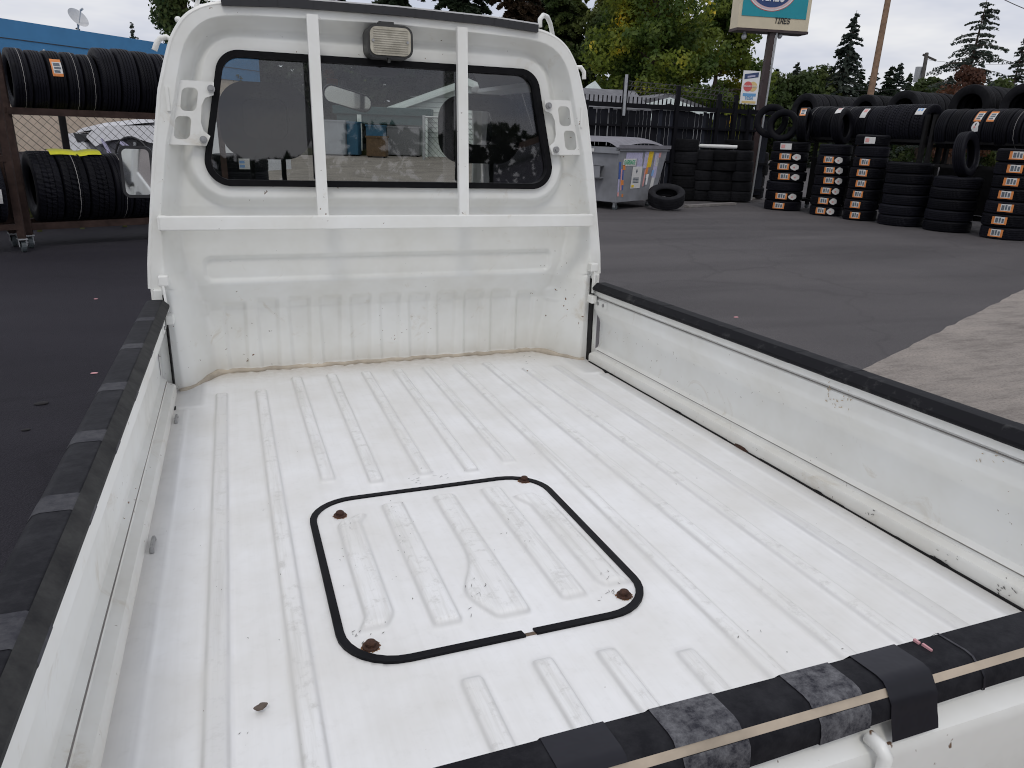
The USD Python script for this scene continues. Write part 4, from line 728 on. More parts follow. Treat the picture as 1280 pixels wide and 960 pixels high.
stand_on(0, vr * 0.20, 0.36, unit([0.62, -0.78, 0.05]), 'new', 'orange', 0.75, 'upright tire with orange label standing on the stack beside the sign pole')
stand_on(0, -vr * 0.22 + np.array([0.15, 0.2, 0]), 0.34, unit([-0.80, -0.60, 0.12]), 'new', 'none', 0, 'tire showing its open hole, leaning behind the labelled upright tire by the sign pole')
stand_on(0, -vr * 0.52 + np.array([0.35, 0.4, 0.06]), 0.37, unit([-0.66, -0.74, 0.1]), 'new', 'none', 0, 'leftmost ring-like tire on the rack end beside the sign pole')
stand_on(1, vr * 0.06, 0.36, unit([0.40, -0.91, 0.12]), 'new', 'white', 0.5, 'upright tire with pale label standing on the narrow second stack')
stand_on(4, vr * 0.05, 0.395, unit([0.32, -0.94, 0.16]), 'new', 'none', 0, 'plain upright tire standing alone on the unlabelled five tire stack')

# --- the right-hand tire racks
def rack_pt(s, off, z): return S0 + U * s + N * off + UP * z
def make_rack(s0, s1, off, label, rear=False):
    t = thing('tire_rack', T(*rack_pt((s0 + s1) / 2, off, 0)), label, 'tire rack'); o = rack_pt((s0 + s1) / 2, off, 0)
    for s in (s0, s1):
        for d in (-0.28, 0.28):
            obj('post', bar(rack_pt(s, off + d, 0.08) - o, rack_pt(s, off + d, 2.05) - o, 0.07), 'dark_steel', t)
            c = rack_pt(s, off + d, 0.05) - o; obj('caster', cyl(c - U * 0.02, c + U * 0.02, 0.05, 12), 'caster_rubber', t)
        for z in (0.22, 1.48): obj('end_rail', bar(rack_pt(s, off - 0.28, z) - o, rack_pt(s, off + 0.28, z) - o, 0.05), 'dark_steel', t)
    for z in (0.22, 1.13, 1.56):
        for d in (-0.24, 0.24): obj('rail', bar(rack_pt(s0, off + d, z) - o, rack_pt(s1, off + d, z) - o, 0.055), 'dark_steel', t)
    obj('shelf_panel', bar(rack_pt(s0 + 0.04, off + 0.18, 0.68) - o, rack_pt(s1 - 0.04, off + 0.18, 0.68) - o, 0.02, 0.84), 'dark_steel', t)
    return t
make_rack(-0.42, 2.50, 1.05, 'dark steel rack of upright tires behind the stacks nearest the shop sign')
make_rack(2.66, 6.2, 1.05, 'dark steel rack of upright tires reaching the right edge of the photo')
def rack_row(slist, off, z, R, kind, stickers, desc, grp):
    for i, s in enumerate(slist):
        st = stickers.get(i, 'stripe' if rr.random() < 0.35 else 'none'); k = R / RAD[kind][0] * rr.uniform(0.975, 1.02)
        p = rack_pt(s, off + rr.uniform(-0.02, 0.02), z)
        nm = NTH[i] if i < 12 else f'{i + 1}th'
        w_ = {'none': 'plain black', 'stripe': 'pale striped', 'orange': 'orange labelled', 'white': 'white labelled', 'blue': 'blue labelled', 'both': 'orange and white labelled'}[st]
        add_tire(kind, st, upright(p, U + rr.uniform(-0.03, 0.03) * N, (0.9 if st in ('orange', 'white', 'blue', 'both') else rr.uniform(0, 6)), k, 0.98), f'{w_} tire, {nm} from the left {desc}', grp)
rack_row(np.arange(-0.18, 1.36, 0.218), 1.05, 1.85, 0.375, 'rack', {6: 'white'}, 'in the steel rack nearest the sign', 'upright tires in the right racks')
rack_row(np.arange(1.58, 2.45, 0.245), 1.05, 1.87, 0.385, 'big', {3: 'blue'}, 'among the chunky treads beside the rack post', 'upright tires in the right racks')
rack_row(np.arange(2.82, 6.1, 0.222), 1.05, 1.80, 0.36, 'rack', {3: 'both', 4: 'orange', 7: 'orange', 10: 'white'}, 'in the rack at the right edge', 'upright tires in the right racks')
# used tires along the top, rows running away from the viewer
rt = thing('tire_rack', T(*rack_pt(1.6, 2.7, 0)), 'long dark rack behind the others carrying the topmost rows of old tires', 'tire rack'); o_ = rack_pt(1.6, 2.7, 0)
for s in (-1.7, 0.2, 2.2, 4.4, 6.6):
    for f in (1.85, 4.4): obj('post', bar(rack_pt(s, f, 0) - o_, rack_pt(s, f, 1.78) - o_, 0.07), 'dark_steel', rt)
for f in (1.85, 2.9, 4.4): obj('rail', bar(rack_pt(-1.75, f, 1.78) - o_, rack_pt(6.7, f, 1.78) - o_, 0.06), 'dark_steel', rt)
ri = 0
NAMES = ['leftmost', 'second', 'third', 'fourth', 'fifth', 'rightmost']
for gi, (s, R, n, z) in enumerate([(-1.15, 0.39, 12, 2.17), (0.45, 0.35, 9, 2.15), (1.35, 0.38, 11, 2.18), (2.72, 0.41, 12, 2.22), (3.7, 0.41, 11, 2.22), (4.75, 0.39, 9, 2.2)]):
    for i in range(n):
        p = rack_pt(s + rr.uniform(-0.015, 0.015), 1.72 + 0.235 * i, z + 0.012 * i * 0); k = R / 0.34 * rr.uniform(0.97, 1.02)
        add_tire('used', 'none', upright(p, N, rr.uniform(0, 6), k, 0.85), f'old grey black tire, {NTH[i]} back in the {NAMES[gi]} row on top of the right racks', 'old tires along the top of the right racks')

# --- used tire stacks in front of the black fence
for j, (px_, py_, R, w, n) in enumerate([(849, 251, 0.345, 0.285, 5), (872, 251.5, 0.30, 0.238, 5), (895.5, 252.5, 0.345, 0.238, 5), (919, 253, 0.345, 0.240, 5), (939, 249, 0.30, 0.29, 4)]):
    b = gnd(px_, py_); d = unit([b[0] - WP[0], b[1] - WP[1], 0]); c = b + d * R * 0.9
    for i in range(n):
        k = R / 0.34 * rr.uniform(0.96, 1.03)
        add_tire('used', 'none', T(c[0] + rr.uniform(-0.03, 0.03), c[1] + rr.uniform(-0.03, 0.03), (i + 0.5) * w + 0.02) @ Rz(rr.uniform(0, 6)) @ np.diag([k, k, w / 0.27, 1]), f'used tire, {ORD[i] if i < n - 1 else "topmost"} of the {["stack touching the dumpster", "second used stack from the dumpster", "middle used stack by the black fence", "fourth used stack from the dumpster", "used stack nearest the sign pole"][j]}', 'used tires stacked along the black fence')
    if j in (2, 3): STK.append((c, R, w, n))
c = (STK[-1][0]) + np.array([0.05, 0.1, 0]); add_tire('used', 'none', T(c[0] + 0.12, c[1] + 0.30, 5 * 0.240 + 0.15) @ np.diag([1.12, 1.12, 0.85, 1]), 'wide used tire lying on top of the fourth stack beside the white tube')
c = gnd(831, 264); d = unit([c[0] - WP[0], c[1] - WP[1], 0]); c = c + d * 0.36
cam3 = unit([WP[0] - c[0], WP[1] - c[1], 0])
add_tire('used', 'none', basis(c + [0, 0, 0.27], *(np.array([unit(np.cross([0, 0, 1.0], cam3)), unit(np.cross(unit(np.array([0, 0, 0.88]) + cam3 * 0.36), unit(np.cross([0, 0, 1.0], cam3)))), unit(np.array([0, 0, 0.88]) + cam3 * 0.36)]) * [[1.14], [1.14], [1.0]])), 'big used tire lying tilted on the asphalt at the corner of the dumpster')
dt_ = float((STK[-2][0] - WP) @ WM[2]) - 0.24; p0, p1 = dep(862, 181, dt_), dep(921, 186, dt_ - 0.1); p0[2] = p1[2] = 5 * 0.24 + 0.02 + 0.075
obj('white_tube', tube([p0, p1], 0.045, 12), 'plastic_tube', label='long white tube laid across the used tire stacks', category='tube')
q0, q1 = gnd(858, 259.5), gnd(917, 256); obj('plank', bar(q0 + [0, 0, 0.03], q1 + [0, 0, 0.03], 0.14, 0.05), 'plank_grey', label='grey weathered plank lying on the asphalt before the used stacks', category='plank')
q0, q1 = gnd(928, 251), gnd(948, 248); obj('plank', bar(q0 + [0, 0, 0.03], q1 + [0, 0, 0.03], 0.12, 0.05), 'plank_grey', label='short grey plank beside the foot of the sign pole', category='plank')

# --- left rack
RL = np.array([-2.70, 7.60, 0]); RU = unit([0.925, 0.38, 0]); RN = unit([-0.38, 0.925, 0])
def lr(s, off, z): return RL + RU * s + RN * off + UP * z
t = thing('tire_rack', T(*RL), 'rusty brown steel rack on casters with two rows of upright tires', 'tire rack')
for s in (0.0, 2.35):
    for d in (0.0, 0.50):
        obj('post', bar(lr(s, d, 0.13) - RL, lr(s, d + (0.06 if d == 0 else 0), 2.12 if d == 0 else 1.7) - RL, 0.075), 'rusty_steel', t)
        cs = obj('caster', [cyl(lr(s, d, 0.062) - RL - RU * 0.022, lr(s, d, 0.062) - RL + RU * 0.022, 0.062, 16)], 'caster_rubber', t)
        obj('caster_fork', [bar(lr(s, d, 0.06) - RL + RU * k_, lr(s, d, 0.14) - RL + RU * k_, 0.008, 0.05) for k_ in (-0.032, 0.032)] + [bar(lr(s, d - 0.06, 0.145) - RL, lr(s, d + 0.06, 0.145) - RL, 0.09, 0.012), cyl(lr(s, d, 0.062) - RL - RU * 0.036, lr(s, d, 0.062) - RL + RU * 0.036, 0.03, 12)], 'galvanised', cs)
    for z in (0.25, 1.50): obj('end_rail', bar(lr(s, 0, z) - RL, lr(s, 0.5, z) - RL, 0.05), 'rusty_steel', t)
for z in (0.24, 1.49):
    for d in (-0.0, 0.50): obj('rail', bar(lr(0, d, z) - RL, lr(2.35, d, z) - RL, 0.06, 0.075), 'rusty_steel', t)
LK = [('new', 'stripe', 0.325, 0.178), ('rack', 'none', 0.32, 0.165), ('new', 'orange', 0.325, 0.178), ('rack', 'stripe', 0.325, 0.165), ('new', 'stripe', 0.32, 0.168), ('rack', 'none', 0.365, 0.205), ('rack', 'none', 0.37, 0.205), ('rack', 'none', 0.365, 0.205), ('new', 'stripe', 0.36, 0.20), ('rack', 'none', 0.36, 0.20)]
s = 0.10
for i, (kd, st, R, w) in enumerate(LK):
    s += w / 2; k = R / RAD[kd][0]
    add_tire(kd, st, upright(lr(s, 0.25, 1.515 + R * 0.955), RU + RN * -0.02, 1.12 if st == 'orange' else rr.uniform(0, 6), k, w / RAD[kd][1] * 0.98), f'{["pale striped", "smooth black", "orange labelled", "striped", "pale striped", "larger", "larger black", "larger", "striped", "larger"][i]} tire, {NTH[i]} from the left in the top row of the left rack', 'tires in the top row of the left rack'); s += w / 2 + 0.004
s = 0.13
for i, (kd, st, R, w) in enumerate([('big', 'none', 0.40, 0.27), ('big', 'stripe', 0.40, 0.27), ('big', 'none', 0.395, 0.27), ('rack', 'stripe', 0.39, 0.2), ('big', 'blue', 0.385, 0.25), ('big', 'none', 0.39, 0.27), ('rack', 'stripe', 0.38, 0.24)]):
    s += w / 2; k = R / RAD[kd][0]
    add_tire(kd, st, upright(lr(s, 0.25, 0.285 + R * 0.95), RU, 0.75 if st == 'blue' else rr.uniform(0, 6), k, w / RAD[kd][1]), f'{["chunky", "pale striped chunky", "chunky", "narrow striped", "blue labelled", "chunky", "striped"][i]} tire, {NTH[i]} from the left in the bottom row of the left rack', 'tires in the bottom row of the left rack'); s += w / 2 + 0.004
yl = []
for k_, (sa, zc) in enumerate(zip(np.linspace(0.36, 0.90, 12), [1.062, 1.066, 1.068, 1.066, 1.062, 1.058, 1.046, 1.05, 1.062, 1.066, 1.066, 1.062])):
    for dd, dz in ((0.08, -0.045), (0.14, -0.006), (0.25, 0.012), (0.36, -0.006)): yl.append(lr(sa, dd, zc + 0.012 + dz))
obj('yellow_cover', (np.array(yl), grid_faces(12, 4)), 'label_yellow', label='bright yellow sheet draped over the chunky tires in the left rack', category='cover sheet')
hp = dep(57, 69, 8.5); obj('paper_tag', trimesh.Trimesh([hp + RU * a - RN * 0.08 + UP * b for a, b in [(-0.10, 0.02), (-0.08, -0.02), (0.02, -0.03), (0.08, -0.035), (0.09, 0.0), (0.05, 0.03), (0.0, 0.035), (-0.03, 0.06), (-0.05, 0.03)]], [(0, 1, 8), (8, 1, 2), (8, 2, 6), (6, 2, 3), (6, 3, 5), (5, 3, 4), (8, 6, 7)], process=False), 'label_white', label='torn white paper tag above the orange label on the left rack', category='paper tag')
# neighbouring rack, cut by the left edge of the photo
c2 = RL - RU * 0.12 - RN * 0.28
t2 = thing('tire_rack', T(*c2), 'end of a second rusty rack cut off by the left edge of the photo', 'tire rack')
for d in (0.0, 0.5):
    obj('post', bar(RN * d + UP * 0.13, RN * d + UP * 1.75, 0.07), 'rusty_steel', t2)
    cs = obj('caster', cyl(RN * d + UP * 0.062 - RU * 0.022, RN * d + UP * 0.062 + RU * 0.022, 0.062, 16), 'caster_rubber', t2)
    obj('caster_fork', [bar(RN * d + RU * k_ + UP * 0.06, RN * d + RU * k_ + UP * 0.14, 0.008, 0.05) for k_ in (-0.032, 0.032)] + [bar(RN * (d - 0.06) + UP * 0.145, RN * (d + 0.06) + UP * 0.145, 0.09, 0.012)], 'galvanised', cs)
    for z in (0.28, 1.0): obj('rail', bar(RN * d + UP * z, RN * d - RU * 1.4 + UP * z, 0.06), 'rusty_steel', t2)
add_tire('big', 'white', upright(c2 - RU * 0.22 + RN * 0.20 + UP * 0.69, RU, 1.75, 0.98, 1), 'tire with white label cut by the left edge, in the second rusty rack')
add_tire('big', 'none', upright(c2 - RU * 0.50 + RN * 0.20 + UP * 0.69, RU, 0, 0.98, 1), 'tire beyond the white labelled one at the left edge of the photo')
# flat stack seen through the left window
b = lr(2.95, 0.9, 0)
for i in range(5):
    add_tire('big' if i == 4 else 'rack', 'blue' if i == 4 else 'none', T(b[0], b[1], 0.10 + i * 0.2) @ Rz(view(b) + 0.15) @ np.diag([1.15 if i < 4 else 1.0] * 2 + [0.9, 1]), f'tire lying flat, {ORD[i] if i < 4 else "topmost"} of the stack seen through the left cab window', None)

# ================================================================== DUMPSTER
C = gnd(769, 263); E = unit([0.86, 0.51, 0]); Lf = unit([-0.51, 0.86, 0])
DM = basis(C, E, Lf, UP)                 # x along the stickered face, y along the pocket side
dm = thing('dumpster', DM, 'grey steel dumpster with ribbed lid and colourful stickers on its end', 'dumpster')
WX, WY, ZB, ZT = 2.0, 2.0, 0.16, 1.22
prof = Polygon([(0.0, ZB), (WX * 0.80, ZB), (WX * 1.02, ZT), (-0.06, ZT)])
sh = extr_xz(prof, 0, WY)
obj('body', sh, 'dumpster_grey', dm)
obj('top_rim', [box(-0.10, WX + 0.06, -0.03, 0.02, ZT - 0.05, ZT + 0.02), box(-0.10, -0.04, -0.03, WY + 0.03, ZT - 0.10, ZT + 0.02), box(WX, WX + 0.07, -0.03, WY + 0.03, ZT - 0.05, ZT + 0.02)], 'dumpster_grey', dm)
obj('fork_pocket', [box(-0.20, -0.03, 0.32, 1.5, 0.62, 0.64), box(-0.20, -0.03, 0.32, 1.5, 0.86, 0.88), box(-0.20, -0.18, 0.32, 1.5, 0.62, 0.88)], 'dumpster_grey', dm)
lidz = lambda x: ZT + 0.04 + 0.17 * math.sin(math.pi * (0.12 + 0.80 * (x + 0.1) / (WX + 0.2)))
V = []; xs_ = np.linspace(-0.10, WX + 0.08, 64); ys_ = np.linspace(-0.05, WY + 0.04, 40)
XL, YL = np.meshgrid(xs_, ys_); ZL = np.vectorize(lidz)(XL) - 0.10 * sstep((0.25 - YL) / 0.3) + 0.012 * (np.sin(XL * 2 * math.pi / 0.16) > 0) * sstep((YL - 0.0) / 0.05)
obj('lid', (np.c_[XL.ravel(), YL.ravel(), ZL.ravel()], grid_faces(40, 64)), 'lid_grey', dm, smooth=30)
obj('lid_skirt', [box(-0.10, WX + 0.08, -0.055, -0.04, ZT + 0.0, ZT + 0.07)], 'lid_grey', dm)
for x in (0.10, WX * 0.74):
    for y in (0.08, WY - 0.08):
        cs = obj('caster', cyl((x - 0.02, y, 0.055), (x + 0.02, y, 0.055), 0.055, 14), 'caster_rubber', dm); obj('caster_fork', [box(x - 0.034, x - 0.026, y - 0.03, y + 0.03, 0.05, 0.15), box(x + 0.026, x + 0.034, y - 0.03, y + 0.03, 0.05, 0.15), box(x - 0.05, x + 0.05, y - 0.05, y + 0.05, 0.145, 0.158)], 'galvanised', cs)
def stick(x0, x1, z0, z1, mat, lean=0.0, lift=0.004, name='sticker', parent=dm, lbl=None):
    y = -lift; v = [(x0, y, z0), (x1, y, z0), (x1 + lean, y, z1), (x0 + lean, y, z1)]
    return obj(name, trimesh.Trimesh([(a, b - 0.001, c) for a, b, c in v] + v, [(0, 1, 2), (0, 2, 3), (4, 6, 5), (4, 7, 6), (0, 4, 1), (1, 4, 5), (1, 5, 2), (2, 5, 6), (2, 6, 3), (3, 6, 7), (3, 7, 0), (0, 7, 4)], process=False), mat, parent, label=lbl)
stick(0.02, 0.10, 0.62, 0.96, 'sticker_blue', -0.02); stick(0.02, 0.08, 0.36, 0.62, 'sticker_purple', -0.01); stick(0.02, 0.09, 0.28, 0.36, 'label_pink', 0)
stick(0.17, 0.27, 0.80, 0.90, 'label_orange', -0.02); stick(0.14, 0.24, 0.50, 0.60, 'label_orange', -0.01); stick(0.19, 0.24, 0.40, 0.86, 'sticker_blue', -0.04, 0.003); stick(0.12, 0.17, 0.40, 0.82, 'label_pink', -0.02, 0.003); stick(0.20, 0.26, 0.26, 0.32, 'label_orange')
stick(0.25, 0.92, 1.02, 1.14, 'sticker_purple', 0.02); wb = stick(0.16, 0.68, 0.88, 1.02, 'label_white', 0.02, lbl='white sticker with the green word GARBAGE')
tm = meshkit.text_mesh('GARBAGE', 0.085, 0.003, True); k_ = 0.44 / np.ptp(tm.vertices[:, 0]); tm.apply_scale([k_, 1, 1]); tm.apply_transform(T(0.20, -0.007, 0.908) @ np.array([[1, 0, 0, 0], [0, 0, -1, 0], [0, 1, 0, 0], [0, 0, 0, 1.0]])); obj('lettering', tm, 'sticker_green', wb)
stick(0.70, 0.92, 0.76, 1.02, 'sticker_purple', 0.03); pc = stick(0.52, 0.92, 0.42, 0.86, 'label_white', 0.05, 0.006, lbl='white placard with a small dark diamond and lines of print')
obj('diamond_mark', trimesh.Trimesh([(0.73, -0.0095, 0.72), (0.775, -0.0095, 0.765), (0.74, -0.0095, 0.82), (0.70, -0.0095, 0.765)], [(0, 1, 2), (0, 2, 3)], process=False), 'label_print', pc)
obj('print_line', [box(0.60, 0.84, -0.0095, -0.0075, z, z + 0.018) for z in (0.62, 0.59, 0.56, 0.53)], 'label_print', pc); obj('print_line', [box(0.56, 0.66, -0.0095, -0.0075, 0.44, 0.49)], 'sticker_yellow', pc)
stick(0.98, 1.14, 0.82, 1.16, 'sticker_purple', 0.06); stick(1.16, 1.36, 0.98, 1.17, 'sticker_yellow', 0.05); stick(1.13, 1.32, 0.84, 0.98, 'sticker_yellow', 0.04); stick(1.02, 1.08, 0.45, 0.80, 'label_pink', 0.06); stick(1.10, 1.20, 0.70, 0.84, 'label_orange', 0.03); stick(1.12, 1.22, 0.48, 0.70, 'sign_white', 0.05)
stick(1.08, 1.14, 0.44, 0.62, 'label_print', 0.03); stick(1.40, 1.58, 0.62, 1.14, 'sticker_purple', 0.08); stick(1.50, 1.62, 0.86, 1.02, 'label_white', 0.04); stick(1.34, 1.48, 0.36, 0.62, 'label_white', 0.07); stick(1.36, 1.46, 0.66, 0.78, 'label_blue', 0.04, 0.006); stick(1.62, 1.72, 1.04, 1.14, 'label_pink', 0.03)
obj('plate', box(-0.106, -0.10, 0.55, 0.95, ZT - 0.085, ZT - 0.02), 'label_white', dm)

# ================================================================== BLACK FENCE
FA, FB = dep(668, 178, 16.4), dep(962, 182, 18.9); FA[2] = FB[2] = 0; FU = unit(FB - FA); FLn = np.linalg.norm(FB - FA)
FT = thing('security_fence', T(*FA), 'black metal fence with privacy screen, pickets and barbed wire behind the dumpster', 'fence')
def fp(px_):                                    # where a pixel column meets the fence line
    d = wray(px_, 175); nn = np.array([FU[1], -FU[0], 0]); t_ = ((FA - WP) @ nn) / (d @ nn); return float((WP + d * t_ - FA) @ FU)
for px_, h_ in [(690, 2.2), (730, 2.2), (777, 2.72), (842, 2.62), (893, 2.5), (914, 2.5), (932, 2.2)]:
    obj('post', bar(FU * fp(px_), FU * fp(px_) + UP * h_, 0.09), 'fence_black', FT)
q = FU * fp(775.5); obj('pale_post', cyl(q + [0, -0.06, 1.9], q + [0, -0.06, 2.78], 0.035, 10), 'galvanised', FT)
for z, w in ((2.13, 0.10), (1.69, 0.045), (0.9, 0.05), (0.25, 0.05)): obj('rail', bar(UP * z, UP * z + FU * FLn, 0.05, w), 'fence_black', FT)
gs_ = random.Random(4)
for k_ in range(int(FLn / 0.105)):
    x_ = 0.03 + 0.105 * k_; d_ = gs_.uniform(-0.012, 0.012); obj('privacy_slat', bar(FU * x_ + UP * 0.12 + np.array([0, 0.05 + d_, 0]), FU * (x_ + gs_.uniform(-0.01, 0.01)) + UP * (2.06 + gs_.uniform(-0.04, 0.02)) + np.array([0, 0.05 + d_, 0]), 0.006, gs_.choice([0.090, 0.094, 0.098]), (1, 0, 0)), 'screen_black' if gs_.random() < 0.8 else 'screen_faded', FT)
obj('picket', [bar(FU * s_ + UP * 2.1, FU * s_ + UP * 2.32, 0.022) for s_ in np.arange(0.05, FLn, 0.115)], 'fence_black', FT, kind='stuff')
for z in (2.42, 2.52, 2.62): obj('barbed_strand', [tube([FU * fp(777) + UP * (z + 0.03), FU * fp(842) + UP * z, FU * fp(893) + UP * (z - 0.06), FU * fp(914) + UP * (z - 0.08)], 0.008, 5)] + [bar(FU * (fp(777) + 0.13 * i) + UP * (z - 0.05), FU * (fp(777) + 0.13 * i + 0.05) + UP * (z + 0.03), 0.012) for i in range(int((fp(914) - fp(777)) / 0.13))], 'wire_dark', FT)

# ================================================================== SIGN
sp = gnd(935, 250); spx = unit(np.array([WM[0][0], WM[0][1], 0])); spn = np.array([-spx[1], spx[0], 0])
fx = unit(0.985 * spx + 0.17 * spn); fn = np.array([-fx[1], fx[0], 0])
SM = basis(sp, fx, fn, UP)
sgn_ = thing('shop_sign', SM, 'tall teal and cream shop sign reading TIRES on a dark brown pole', 'sign')
depth_s = float((sp - WP) @ WM[2])
def sgp(px_, py_):                              # pixel to the sign's own plane
    d = wray(px_, py_); t_ = ((sp - WP) @ fn) / (d @ fn); q_ = WP + d * t_ - sp; return np.array([q_ @ fx, q_[2]])
a_, b_ = sgp(921, 39), sgp(1010, 36); zb = (a_[1] + b_[1]) / 2; X0, X1 = a_[0], b_[0]; ZH = zb + 1.75
leanx = sgp(967, 42)[0]
obj('pole', [bar((0, 0.1, 0), (leanx, 0.1, zb + 0.05), 0.14, 0.14, (0, 1, 0))], 'sign_pole_paint', sgn_); obj('conduit', tube([(0.10, 0.03, 0), (leanx + 0.10, 0.03, zb)], 0.025, 8), 'galvanised', sgn_)
cab = obj('cabinet', box(X0, X1, 0.0, 0.42, zb, ZH), 'sign_cream', sgn_)
zt_ = sgp(925, 19)[1]
obj('teal_panel', box(X0 + 0.07, X1 - 0.10, -0.012, 0.002, zt_, ZH - 0.08), 'sign_teal', cab); obj('base_shadow_strip', box(X0 - 0.01, X1 + 0.01, -0.02, 0.43, zb - 0.05, zb + 0.01), 'sign_pole_paint', sgn_)  # teal face panel, and a dark brown strip along the cabinet bottom
oc = sgp(966, -17); ow = 0.62
for k_, (m_, l_) in enumerate([('card_red', 1.07), ('sign_white', 1.04), ('sign_pinkish', 0.99), ('sign_navy', 0.90)]):
    el = affinity.translate(affinity.scale(Point(0, 0).buffer(1, 24), ow * l_, 0.50 * l_), oc[0], oc[1]); obj('oval_emblem', extr_xz(el, -0.016 - 0.003 * k_, -0.010), m_, cab)
def wall_text(s_, h, cx, cz, y, bold, italic=0.0, fitw=None):
    t_ = meshkit.text_mesh(s_, h, 0.006, bold); b = t_.bounds; t_.apply_translation((-(b[0][0] + b[1][0]) / 2, 0, 0))
    if fitw: t_.apply_scale([fitw / (b[1][0] - b[0][0]), 1, 1])
    t_.vertices[:, 0] += italic * t_.vertices[:, 1]; t_.apply_transform(T(cx, y, cz) @ np.array([[1, 0, 0, 0], [0, 0, -1, 0], [0, 1, 0, 0], [0, 0, 0, 1.0]])); return t_
zt2 = sgp(966, 1.5)[1]; obj('lettering', wall_text('TIRES', 0.30, oc[0] + 0.02, zt2, -0.028, True, 0.15, 0.62), 'sign_white', cab)
tc_ = sgp(977, 29.5); obj('lettering', wall_text('TIRES', 0.125, tc_[0], tc_[1], -0.006, True, 0.12, 0.40), 'sign_black', cab)
for px_, py_ in [(934, 43), (979, 42)]:
    q = sgp(px_, py_); obj('flood_lamp', [cyl((q[0], 0.15, zb - 0.02), (q[0], 0.15, q[1] - 0.0), 0.03), tube([(q[0], 0.15, q[1] + 0.02), (q[0] - 0.02, 0.12, q[1] - 0.05), (q[0] - 0.02, 0.12, q[1] - 0.10)], [0.05, 0.065, 0.03], 10)], 'galvanised', sgn_, smooth=40)
# small card sign on the pole
c0, c1 = sgp(930, 88), sgp(947, 131); cs_ = thing('payment_sign', SM, 'small white sign with payment card emblems fixed to the left of the sign pole', 'sign')
xa, xb, za, zb2 = c0[0] - 0.01, c0[0] + 0.43, c1[1], c0[1]
pn = obj('panel', box(xa, xb, -0.03, 0.0, za, zb2), 'sign_white', cs_)
def skewbox(x0, x1, z0, z1, sl, mat, par, y=-0.034): obj('card_emblem', extr_xz(Polygon([(x0, z0), (x1, z0 + sl), (x1, z1 + sl), (x0, z1)]), y, -0.028), mat, par)
wS = xb - xa; hS = zb2 - za
skewbox(xa + 0.07 * wS, xb - 0.10 * wS, za + 0.74 * hS, za + 0.89 * hS, 0.06, 'card_navy', cs_); skewbox(xa + 0.25 * wS, xb - 0.30 * wS, za + 0.79 * hS, za + 0.84 * hS, 0.03, 'sticker_purple', cs_, -0.037)
for dx, m_, y in ((0.34, 'card_red', -0.034), (0.64, 'card_amber', -0.032)):
    obj('card_emblem', extr_xz(Point(xa + dx * wS, za + 0.53 * hS).buffer(0.115), y, -0.028), m_, cs_)
obj('card_emblem', wall_text('MasterCard', 0.05, xa + 0.49 * wS, za + 0.515 * hS, -0.036, False, 0.1, 0.34), 'sign_white', cs_)
skewbox(xa + 0.10 * wS, xb - 0.12 * wS, za + 0.24 * hS, za + 0.33 * hS, 0.0, 'card_blue', cs_)
skewbox(xa + 0.08 * wS, xb - 0.08 * wS, za + 0.03 * hS, za + 0.10 * hS, 0.0, 'card_amber', cs_)
obj('card_emblem', wall_text('VISA', 0.07, xa + 0.48 * wS, za + 0.145 * hS, -0.034, True, 0.15, 0.22), 'card_blue', cs_)
obj('mount_arm', [bar((xb - 0.02, 0.0, z), (0.3 * leanx + 0.1, 0.1, z), 0.03) for z in (za + 0.2, zb2 - 0.2)], 'sign_pole_paint', cs_)

# ================================================================== UTILITY POLES AND WIRES
def pole(px_, py_, ptx, pty, depth, r, label, mat, arm=False):
    b = dep(px_, py_, depth); t_ = dep(ptx, pty, depth); d = unit(t_ - b); b0 = b - d * (b[2] / d[2]); tp = b0 + d * (arm or 11)
    th = thing('utility_pole', T(*b0), label, 'utility pole'); obj('shaft', tube([b0 - b0, (tp - b0) * 0.5, tp - b0], [r, r * 0.92, r * 0.8], 12), mat, th, smooth=True); return th, b0, d, tp
p1 = pole(1089, 113, 1110, 0, 30.0, 0.135, 'tall bare brown wooden utility pole rising behind the tire racks', 'pole_wood')
def top_h(py_, px_, depth): return dep(px_, py_, depth)[2]
p2 = pole(1151, 110, 1160, 58, 52.0, 0.16, 'distant dark utility pole with a transformer and short crossarm', 'pole_far', arm=top_h(57, 1160, 52.0))
q = p2[3] - p2[1]; obj('crossarm', bar(q - spx * 0.25 - UP * 0.1, q + spx * 0.75 - UP * 0.45, 0.12), 'pole_far', p2[0]); obj('transformer', cyl(q - UP * 1.9 - spx * 0.3, q - UP * 0.9 - spx * 0.3, 0.27), 'galvanised', p2[0])
p3 = pole(1217, 110, 1222, 86, 70.0, 0.16, 'short far utility pole beside the reddish bush', 'pole_far', arm=top_h(86, 1222, 70.0))
def wire(a, b, sag, label):
    pts = [a + (b - a) * t_ - UP * sag * 4 * t_ * (1 - t_) for t_ in np.linspace(0, 1, 14)]; obj('overhead_wire', tube(pts, 0.012, 5), 'wire_dark', label=label, category='wire')
wire(dep(1252, -2, 22), dep(1300, 18, 22), 0.02, 'thin wire crossing the top right corner of the sky')
wire(p2[3] - UP * 0.4, dep(1300, 76, 60), 0.3, 'faint wire running right from the distant utility pole')
wire(p2[3] - UP * 2.2, dep(1010, 108, 60), 0.3, 'faint wire running left from the distant utility pole')
wire(p3[3], p2[3] - UP * 2.4, 0.4, 'faint wire between the two far poles')

